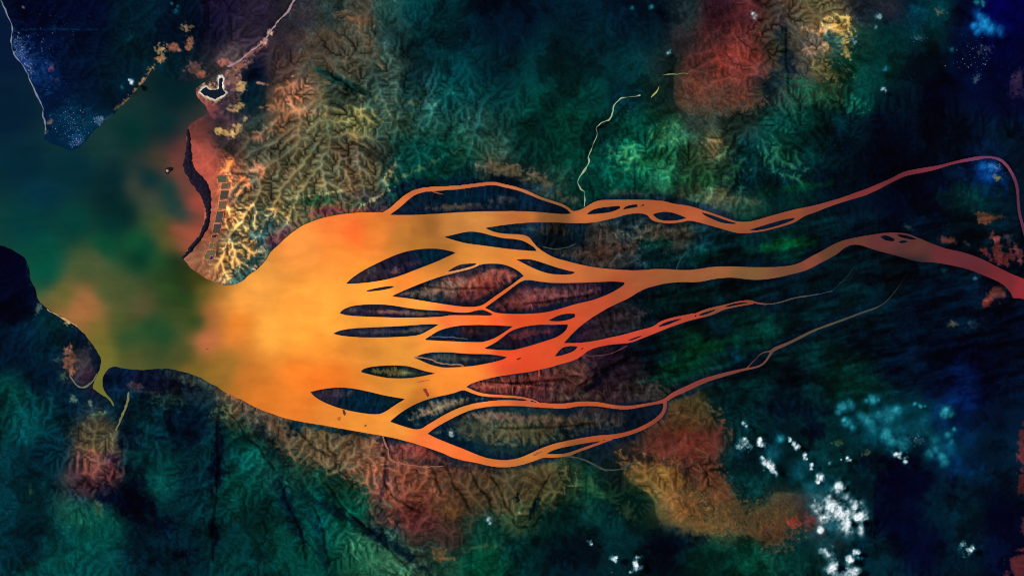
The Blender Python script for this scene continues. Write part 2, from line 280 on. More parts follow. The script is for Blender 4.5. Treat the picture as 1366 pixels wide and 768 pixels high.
# rills: fine wash lines that run down the slopes and join in the gullies
sm = blur(hcf, 2, 2) + 2.0 * (fbm(GU, GV, 26, 44, 3) - .5)
gy, gx = np.gradient(sm)
gl_ = np.hypot(gx, gy) + 1e-6; gx, gy = gx / gl_, gy / gl_
def rills(seed, steps, cell):
    wn = np.random.RandomState(seed).rand(H, W)
    if cell > 1: wn = blur(wn, 1, 1); 
    acc = wn.copy(); jj, ii = np.meshgrid(np.arange(H), np.arange(W), indexing='ij')
    for sg in (1, -1):
        x = ii.astype(float); y = jj.astype(float)
        for k in range(steps):
            xi = np.clip(np.rint(x).astype(int), 0, W - 1); yi = np.clip(np.rint(y).astype(int), 0, H - 1)
            x = x + sg * gx[yi, xi] * .9; y = y + sg * gy[yi, xi] * .9
            acc += wn[np.clip(np.rint(y).astype(int), 0, H - 1), np.clip(np.rint(x).astype(int), 0, W - 1)]
    acc = acc - blur(acc, 6, 1)
    return np.clip(acc / acc.std(), -2.5, 2.5)
lic = rills(5, 6, 1) * .75 + rills(8, 12, 2) * .5
def veins(scale, seed, octs, wamp):
    qx = GU + wamp * (fbm(GU, GV, scale * 2.2, seed + 3, 3) - .5) * 2; qy = GV + wamp * (fbm(GU, GV, scale * 2.2, seed + 4, 3) - .5) * 2
    r = 0; amp = 1.0
    for o in range(octs):
        ang = 1.1 * o + .4; ca, sa = math.cos(ang), math.sin(ang)
        n = vnoise(ca * qx - sa * qy, (sa * qx + ca * qy) * 1.5, scale / 1.9 ** o, seed + 7 * o)
        r = r + amp * (1 - np.abs(2 * n - 1)) ** 3; amp *= .62
    r = r - blur(r, 14, 1)
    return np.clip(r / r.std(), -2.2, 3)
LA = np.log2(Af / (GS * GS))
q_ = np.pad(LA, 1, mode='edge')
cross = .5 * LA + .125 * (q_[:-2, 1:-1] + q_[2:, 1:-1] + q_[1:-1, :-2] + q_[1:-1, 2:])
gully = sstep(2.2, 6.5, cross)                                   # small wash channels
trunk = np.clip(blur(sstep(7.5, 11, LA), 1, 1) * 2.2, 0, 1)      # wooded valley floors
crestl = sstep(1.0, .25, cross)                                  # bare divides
vein_d = veins(24, 201, 4, 14)
vein_l = veins(15, 231, 4, 9)

# ------------------------------------------------------------------ colour of the ground and of the silt, by place
def field(pts, s, p, step=4, warp=0.0, seed=0):
    P = np.array(pts, float)
    u = gu[::step]; v = gv[::step]
    X, Y = np.meshgrid(u, v)
    if warp:
        X, Y = X + (fbm(X, Y, 60, seed, 4) - .5) * 2 * warp, Y + (fbm(X, Y, 60, seed + 5, 4) - .5) * 2 * warp
    num = np.zeros(X.shape + (3,)); den = np.zeros(X.shape)
    C = P[:, 2:5]
    for k in range(len(P)):
        w = ((X - P[k, 0]) ** 2 + (Y - P[k, 1]) ** 2 + s * s) ** (-p)
        num += w[..., None] * C[k]; den += w
    F = num / den[..., None]
    y = np.clip(np.arange(H) / step, 0, F.shape[0] - 1.001); x = np.clip(np.arange(W) / step, 0, F.shape[1] - 1.001)
    yi = y.astype(int)[:, None]; xi = x.astype(int)[None, :]; fy = (y - y.astype(int))[:, None, None]; fx = (x - x.astype(int))[None, :, None]
    return (F[yi, xi] * (1 - fx) + F[yi, xi + 1] * fx) * (1 - fy) + (F[yi + 1, xi] * (1 - fx) + F[yi + 1, xi + 1] * fx) * fy

LAND = [(20,15,0,12,35),(60,15,2,10,35),(120,15,3,12,40),(180,15,2,28,38),(240,15,2,22,38),(290,15,20,15,40),(340,20,30,25,42),(400,20,40,38,45),(440,20,45,55,48),(480,20,62,58,48),(520,20,35,68,60),(560,20,2,55,55),(600,20,2,55,58),(650,20,0,25,40),(700,20,0,22,38),(760,20,0,30,42),(830,20,2,30,45),(870,20,5,25,40),(910,20,35,48,48),(960,20,45,20,30),(1000,20,70,30,35),(1040,20,62,48,42),(1080,15,75,68,45),(1110,25,95,80,50),(1150,15,25,30,38),(1190,10,35,35,45),(1220,15,5,45,60),(1250,15,5,65,68),(1290,15,2,12,40),(1330,10,2,2,70),(1360,20,3,3,60),
(60,60,3,15,45),(120,60,0,15,35),(180,60,0,28,35),(230,50,0,18,32),(290,50,15,15,35),(340,55,45,35,48),(380,60,42,35,40),(430,60,70,62,52),(480,60,72,70,58),(530,55,30,58,55),(570,60,5,48,52),(620,50,0,38,48),(680,50,0,25,40),(740,50,0,38,45),(800,50,0,42,50),(860,50,5,35,42),(910,50,35,32,35),(950,50,75,38,38),(990,50,100,45,42),(1030,55,58,48,38),(1060,50,55,55,48),(1090,45,110,85,60),(1120,45,110,95,55),(1150,55,20,60,50),(1190,50,0,58,55),(1240,50,0,48,48),(1280,55,0,15,45),(1340,60,2,5,55),
(60,95,3,25,60),(100,95,2,18,42),(150,95,0,30,42),(215,85,0,35,40),(270,95,25,35,42),(310,75,80,65,65),(345,90,5,15,38),(380,85,70,50,45),(420,90,75,68,55),(470,85,72,75,60),(520,90,60,72,58),(560,95,20,50,52),(610,90,0,55,55),(660,90,0,38,45),(720,90,0,52,52),(780,90,0,50,52),(840,90,5,48,48),(890,90,22,38,35),(930,90,80,42,38),(975,85,130,52,42),(1010,85,100,45,38),(1040,95,35,45,40),(1070,90,65,62,55),(1100,95,80,75,55),(1130,90,5,62,45),(1180,95,2,60,52),(1230,90,0,30,42),(1300,90,1,12,42),(1350,100,3,8,45),
(70,140,3,25,55),(110,140,3,28,50),(150,130,3,28,42),(340,135,0,35,42),(335,115,0,30,42),(370,130,110,75,55),(400,130,110,80,58),(450,130,70,80,62),(510,130,60,78,62),(560,130,30,65,58),(610,130,8,60,55),(660,130,5,48,48),(720,130,0,65,55),(780,130,2,58,48),(830,130,0,35,40),(880,120,25,50,42),(930,125,90,52,42),(980,125,95,52,42),(1020,125,38,45,40),(1070,125,30,65,48),(1110,120,60,72,45),(1150,130,2,50,42),(1200,130,0,20,30),(1260,130,0,8,28),(1340,130,8,12,45),
(85,175,3,38,62),(120,170,5,45,62),(290,110,60,45,48),(285,145,70,50,60),(300,150,45,38,55),(320,150,40,40,48),(290,180,48,42,48),(270,180,120,62,55),(340,175,50,62,52),(380,165,110,85,60),(430,170,85,85,58),(480,165,95,95,58),(530,165,62,78,58),(580,170,30,72,58),(640,170,30,65,55),(700,175,12,58,48),(760,170,2,70,50),(800,180,0,50,45),(850,175,2,62,45),(890,175,30,85,55),(930,160,48,55,45),(980,165,35,50,42),(1030,165,8,62,50),(1080,160,2,58,45),(1120,170,0,35,38),(1180,170,0,12,28),(1260,180,0,15,30),(1340,180,3,25,40),
(262,205,168,78,66),(272,222,182,80,66),(284,220,192,84,66),(288,250,186,88,68),(291,275,176,92,68),(280,310,185,95,68),(268,345,160,100,72),(262,352,150,100,75),(290,365,190,125,80),
(305,200,50,50,55),(303,215,150,85,60),(330,205,62,68,55),(370,200,80,75,55),(420,210,75,75,52),(470,205,82,70,55),(510,205,60,62,50),(540,205,8,75,62),(580,210,5,78,60),(620,205,25,72,52),(660,205,45,68,50),(700,210,10,55,48),(750,205,2,65,50),(800,205,0,62,48),(850,210,15,88,55),(890,205,25,85,52),(930,215,75,85,55),(950,205,95,90,60),(990,205,3,45,45),(1040,205,15,70,52),(1090,205,0,50,45),(1130,210,0,22,30),(1200,200,0,12,28),(1270,190,0,25,40),(1320,195,2,30,55),
(313,255,90,80,58),(325,250,85,75,55),(370,245,85,78,55),(420,240,80,75,52),(470,240,85,75,55),(500,235,90,82,55),(530,240,5,55,50),(580,240,3,60,48),(620,240,3,40,45),(660,225,75,65,50),(700,240,55,52,45),(740,240,30,60,45),(780,245,0,60,48),(840,245,3,65,48),(900,240,20,85,55),(940,240,30,88,52),(990,245,0,32,42),(1040,245,0,35,40),(1100,240,0,20,30),(1180,220,0,8,22),(1250,250,0,15,38),(1310,230,3,40,85),(1350,240,2,25,35),
(330,275,80,82,62),(350,290,85,90,70),(380,265,105,98,62),(430,262,80,82,55),(490,270,50,45,48),(960,262,62,65,48),(910,262,55,58,48),(1000,270,30,60,42),(1060,262,5,45,38),(1120,250,0,20,28),(1200,270,0,8,25),(1290,265,3,45,50),(1290,300,0,25,35),(1230,290,0,15,30),(315,300,120,110,72),(305,345,120,112,80),(340,340,110,112,85),(320,370,60,85,75),(345,320,60,85,80),(300,320,95,90,65),
(700,304,25,45,48),(740,310,20,22,20),(760,325,8,30,42),(800,335,75,55,48),(830,340,40,42,45),(850,310,30,40,45),(880,312,60,52,45),(900,315,60,50,45),(940,320,5,35,42),(1000,325,0,35,40),(1050,325,0,48,35),(1020,345,0,32,38),(1080,310,0,32,38),(1150,290,0,20,32),(870,340,0,38,40),(920,345,0,42,42),
(770,445,35,15,35),(800,440,40,28,35),(830,420,35,28,35),(850,400,10,32,38),(900,395,0,42,42),(960,385,0,32,35),(1050,380,0,22,30),(1100,360,0,22,28),(1180,370,0,22,30),(1000,390,0,30,34),
(650,515,100,45,40),(680,512,85,40,40),(720,515,70,35,38),(760,495,70,45,42),(770,520,60,38,38),(800,500,20,12,25),(830,480,30,15,28),(860,470,5,20,28),(900,470,0,35,30),(930,460,5,50,28),(820,520,50,28,35),(850,520,40,35,38),(900,490,0,42,28),(960,450,0,25,32),(1010,440,0,50,40),(1020,420,0,40,38),(1080,420,0,32,36),(1130,400,0,30,34),
(1080,470,0,38,38),(1150,450,0,18,28),(1230,420,0,18,35),(1300,430,0,22,40),(1350,450,0,12,30),(1200,480,0,15,32),(1300,480,0,15,45),(1120,500,0,42,38),(1060,510,0,20,30),(1000,520,0,42,42),(960,540,0,38,40),
(910,560,70,48,30),(930,550,75,60,35),(920,590,140,60,45),(880,600,110,55,42),(942,600,110,50,40),(930,625,80,45,38),(960,655,120,70,40),(880,640,140,100,50),(860,635,110,90,45),(910,660,130,90,48),(950,680,100,75,42),(1000,690,85,70,45),(1030,705,95,65,42),(1050,685,75,60,40),(840,590,25,25,30),(800,605,12,25,32),(850,605,40,32,30),(820,625,25,38,35),
(330,545,90,80,60),(360,560,95,75,60),(390,580,110,90,65),(420,590,90,85,58),(450,600,95,85,60),(490,605,140,90,60),(520,600,60,30,40),(560,600,110,55,50),(600,612,70,40,42),(540,640,150,80,60),(580,640,120,75,50),(600,655,125,90,52),(520,650,150,85,65),(500,630,130,90,65),(560,670,95,45,42),(550,690,90,38,42),(520,690,55,45,48),(640,640,100,75,50),(680,640,80,75,50),(720,640,85,78,48),(690,680,65,75,45),(740,655,70,80,45),(780,650,10,60,38),(750,690,0,42,38),(820,680,2,40,38),(850,660,2,48,38),(650,700,10,60,45),(600,720,60,40,38),(590,745,20,55,38),(640,745,3,70,45),(700,740,0,45,42),(760,740,0,28,38),(830,730,0,40,42),(880,740,0,22,32),(940,740,0,48,38),(1000,740,2,55,38),(1050,740,5,52,42),
(400,620,45,68,55),(440,640,15,72,55),(480,650,8,80,55),(460,680,3,72,52),(420,670,0,52,48),(380,630,10,60,50),(340,600,3,68,55),(300,600,0,40,45),(310,640,0,60,50),(340,680,0,55,48),(380,720,0,58,48),(330,740,0,48,45),(420,740,2,60,48),(490,740,30,90,60),(520,760,40,85,58),(520,720,30,60,50),(560,740,50,55,45),(270,640,0,35,42),(280,700,0,42,42),
(240,560,0,28,40),(200,560,5,45,50),(170,540,3,35,45),(230,520,35,45,48),(200,510,12,18,35),(160,510,5,22,42),(180,620,0,48,48),(220,640,3,60,55),(240,720,0,30,38),(200,720,0,32,42),(170,660,0,12,35),(130,590,75,68,52),(130,620,88,54,50),(145,630,70,40,45),(120,650,50,30,42),(110,680,20,75,60),(140,700,5,70,58),(80,730,3,62,58),(100,750,3,65,60),(40,720,0,40,48),(30,650,0,45,50),(60,600,0,38,48),(30,560,3,68,65),(20,530,3,65,58),(60,540,3,45,50),(20,470,2,22,38),(60,460,3,35,48),(20,400,1,8,28),(15,360,0,5,25),(100,450,12,30,48),(110,480,55,50,55),(120,500,30,20,40),(80,440,5,55,58),(60,500,3,25,42),(90,530,3,28,42),
(1000,570,0,45,45),(1040,570,0,30,35),(1000,610,0,40,42),(1060,620,0,45,45),(1000,650,3,48,45),(980,630,0,45,45),(1100,560,0,38,38),(1100,600,0,45,45),(1160,620,2,35,38),(1200,640,0,5,30),(1220,620,2,20,40),(1180,570,0,65,75),(1150,530,0,50,45),(1220,560,0,60,66),(1270,540,2,35,80),(1280,510,2,20,60),(1250,510,0,12,30),(1320,520,0,10,28),(1330,600,0,32,50),(1280,600,0,38,65),(1330,560,0,22,42),(1250,660,2,28,38),(1200,690,2,10,32),(1230,730,2,8,30),(1290,690,2,35,45),(1340,690,3,12,40),(1340,740,0,12,38),(1180,750,3,35,42),(1060,720,0,38,40),(1080,690,60,45,42),(1280,740,3,35,48),(1360,640,0,25,40)]  # darkest southeastern points hold cloud shadow as ground colour
SILT = [(10,150,2,28,48),(0,60,2,22,50),(30,220,3,38,52),(60,260,3,45,58),(100,230,3,42,52),(150,240,3,38,45),(200,240,3,42,50),(220,170,3,40,42),(180,180,3,45,42),(230,120,3,32,38),(140,195,18,52,50),(100,300,3,58,52),(150,280,5,35,35),(60,330,3,68,55),(60,360,3,75,58),(40,300,3,55,55),(140,330,3,70,45),(180,320,15,75,45),(200,260,60,68,55),(180,250,55,62,52),(215,300,75,80,40),(200,290,55,70,45),(195,330,5,65,45),(215,345,30,75,40),(225,325,85,80,38),(240,305,150,78,52),(235,270,20,58,55),(244,284,30,60,55),(228,250,10,55,52),(213,217,62,55,45),(235,215,110,60,50),(238,195,95,50,48),(228,185,30,42,45),(240,235,110,62,52),(258,270,150,68,55),(265,265,160,70,55),(262,310,165,75,58),(250,330,150,78,55),(248,250,105,62,52),
(110,360,65,80,45),(130,345,75,82,50),(105,400,150,100,60),(115,420,155,100,55),(90,395,95,95,45),(140,390,70,85,45),(170,390,68,80,45),(190,410,80,75,45),(160,430,75,85,42),(130,440,120,105,45),(140,470,110,105,42),(135,510,110,110,45),(200,440,30,70,38),(170,450,45,75,40),(220,450,30,68,38),(240,470,70,75,38),(200,470,60,75,40),(180,480,80,80,40),(260,430,45,70,30),(250,400,32,62,28),(240,370,25,55,25),(230,390,40,70,32),(270,390,100,88,35),(260,375,60,65,20),(290,395,170,115,50),(280,420,170,100,50),(275,450,190,105,65),(260,500,120,95,35),(300,480,150,105,40),(290,500,140,100,38),(310,450,225,130,50),(300,410,220,140,60),(320,400,250,160,65),(315,430,250,140,45),(340,380,252,165,70),(330,500,200,115,40),(350,530,220,120,40),(360,440,255,170,65),(400,400,254,160,60),(400,440,255,165,58),(440,400,254,165,60),(430,460,250,150,50),(400,500,250,130,40),(430,510,245,120,35),(450,500,225,115,35),(400,540,235,125,42),(440,550,225,130,48),(480,560,230,140,50),(520,560,235,145,55),(460,340,254,145,55),(400,330,250,150,65),(450,300,245,125,55),(475,310,250,110,45),(500,310,235,130,50),(540,310,195,120,50),(560,310,170,105,42),(600,300,195,125,60),(560,330,180,115,45),(620,340,215,135,55),(480,360,254,150,52),(540,375,252,140,52),(440,430,254,168,60),(500,395,254,165,60),(560,400,254,165,65),(520,428,253,165,62),(600,425,254,120,60),(640,425,252,110,45),(580,445,250,150,60),(520,460,235,150,55),(500,470,215,135,50),(540,475,225,145,55),(470,470,225,135,50),(600,462,250,140,55),(640,465,253,120,50),(540,515,222,140,50),(560,530,195,115,42),(590,510,245,140,50),(620,500,252,140,50),(680,480,225,75,40),(700,490,215,70,38),(720,470,215,75,40),(700,430,225,80,35),(660,430,240,95,45),(690,425,218,80,40),(740,425,205,75,40),(760,450,205,75,40),(800,400,185,75,45),(830,385,170,80,48),(720,350,212,130,58),(760,365,195,105,55),(740,340,195,115,50),(690,345,220,130,55),(640,345,225,140,60),(800,365,175,95,52),(850,372,160,85,50),(900,366,150,88,50),(950,365,150,92,55),(1000,365,120,85,50),(1050,360,115,72,48),(1080,348,130,68,50),(1110,330,95,60,42),(1140,322,100,55,45),(1180,325,95,48,48),(1220,330,90,50,45),(1260,340,98,42,46),(1300,355,95,40,48),(1340,375,108,40,45),(1366,385,135,42,48),
(700,290,190,110,55),(640,290,200,130,62),(780,290,185,100,52),(830,270,175,95,52),(870,275,165,85,48),(920,285,170,85,50),(960,298,150,80,48),(1000,302,150,80,50),(1050,288,140,72,48),(1100,273,125,62,50),(1150,255,120,48,48),(1200,235,100,40,48),(1260,220,112,42,58),(1310,211,108,54,84),(1340,218,115,60,85),(1356,260,85,45,65),(1362,290,85,45,65),
(530,275,220,115,55),(560,253,200,105,58),(640,246,190,100,58),(680,250,190,110,65),(740,270,140,90,55),
(780,463,205,72,45),(830,452,200,68,48),(880,438,185,68,48),(916,424,165,65,45),(960,412,130,72,48),(1000,403,125,62,45),(1060,396,70,75,62),(1100,390,45,65,60),
(620,546,215,130,55),(670,537,225,110,50),(740,541,205,90,45),(800,538,185,85,45),(850,541,150,72,50),(888,534,135,62,48),(930,510,125,60,52),(975,497,115,62,52),(1030,468,95,68,58),(1100,435,82,75,55),(1160,413,70,72,60),(1200,380,45,58,55),
(580,590,240,115,55),(620,608,235,110,50),(660,618,205,110,48),(700,612,195,115,52),(740,597,185,100,48),(800,583,165,78,45),(850,574,150,70,45),(885,550,125,62,48),(760,606,130,80,45),(640,526,245,130,60),(690,529,190,95,60),(1185,399,42,52,50),(1198,384,32,46,48),(1207,368,24,40,44),(1217,355,30,36,42),(1128,425,70,70,55),(252,382,34,46,22),(246,366,36,44,20),(236,350,22,50,28),(268,372,58,52,18),(188,342,5,52,36),(165,285,2,36,36),(150,300,3,48,42),(150,262,2,36,40),(118,405,165,106,60),(108,412,165,104,58),(575,300,152,96,42),(592,328,168,106,46),(745,300,120,78,42),(735,292,130,82,44),(750,541,190,85,48)]

base = field(LAND, 22, 2.6, 4, 11, 41)
# islands: dark mangrove ground, tinted hearts are added below
ibase = field([(640,265,5,30,44),(650,320,2,35,50),(535,355,28,28,52),(575,340,5,32,44),(505,384,45,35,42),(570,390,30,42,48),(620,375,80,45,50),(690,360,25,25,42),(700,395,55,28,40),(725,356,8,26,44),(780,385,40,25,38),(820,380,15,15,32),(470,415,42,40,58),(530,415,35,32,52),(640,418,45,22,32),(490,443,32,32,52),(550,440,30,42,52),(590,450,15,30,50),(650,440,60,25,42),(690,455,38,22,38),(740,440,30,20,38),(750,423,20,20,34),(590,480,35,48,50),(650,478,32,40,48),(490,495,8,32,35),(540,495,50,55,35),(430,525,40,35,50),(480,535,5,30,42),(540,560,4,32,42),(600,530,12,38,48),(580,580,5,28,40),(640,575,28,45,45),(700,570,30,46,44),(780,565,22,32,38),(850,560,14,22,32),(620,600,3,30,42),(760,598,5,25,30),(755,467,28,22,34),(805,281,5,18,28),(840,276,5,18,28),(890,289,5,28,35),(960,292,3,14,20),(1030,299,3,14,20),(1195,318,5,12,25),(850,450,50,20,32),(895,430,12,20,30),(945,416,25,40,35)], 12, 2.2, 4, 5, 77)
im = (isl_min < 1.5)[..., None]
base = np.where(im, ibase, base)

def blot(cu_, cv_, ru, rv, ang, col, seed, freq=8, thr=.5, soft=.12, gain=1.0, only=None, tie=0.0):
    """ragged patch of another soil, plant cover or painted shadow"""
    global base
    m = max(ru, rv) * 1.9 + 4
    i0 = max(0, int((cu_ - m - U0) / GS)); i1 = min(W, int((cu_ + m - U0) / GS) + 1)
    j0 = max(0, int((cv_ - m - V0) / GS)); j1 = min(H, int((cv_ + m - V0) / GS) + 1)
    x = GU[j0:j1, i0:i1] - cu_; y = GV[j0:j1, i0:i1] - cv_
    a = math.radians(ang); ca, sa = math.cos(a), math.sin(a)
    q = ((x * ca + y * sa) / ru) ** 2 + ((-x * sa + y * ca) / rv) ** 2
    tie = tie * (.3 if only == 'island' else 1.0 if cu_ > 850 else .5)
    if only == 'island': thr = thr - .07
    f = fbm(x + cu_, y + cv_, freq, seed, 4, .6) - .5 + tie * (fine[j0:j1, i0:i1] * .07 + lic[j0:j1, i0:i1] * .08)
    val = .5 + f * 1.6 + (1 - np.sqrt(q)) * .55
    k = sstep(thr - soft * 1.5, thr + soft * 1.5, val) * gain * .92 * (q < 3.2)
    if only == 'island': k = k * (isl_min[j0:j1, i0:i1] < -2.2) 
    if only == 'main': k = k * (isl_min[j0:j1, i0:i1] > 0)
    base[j0:j1, i0:i1] = base[j0:j1, i0:i1] * (1 - k[..., None]) + np.array(col, float) * (1.0 if only == 'island' else .90) * k[..., None]

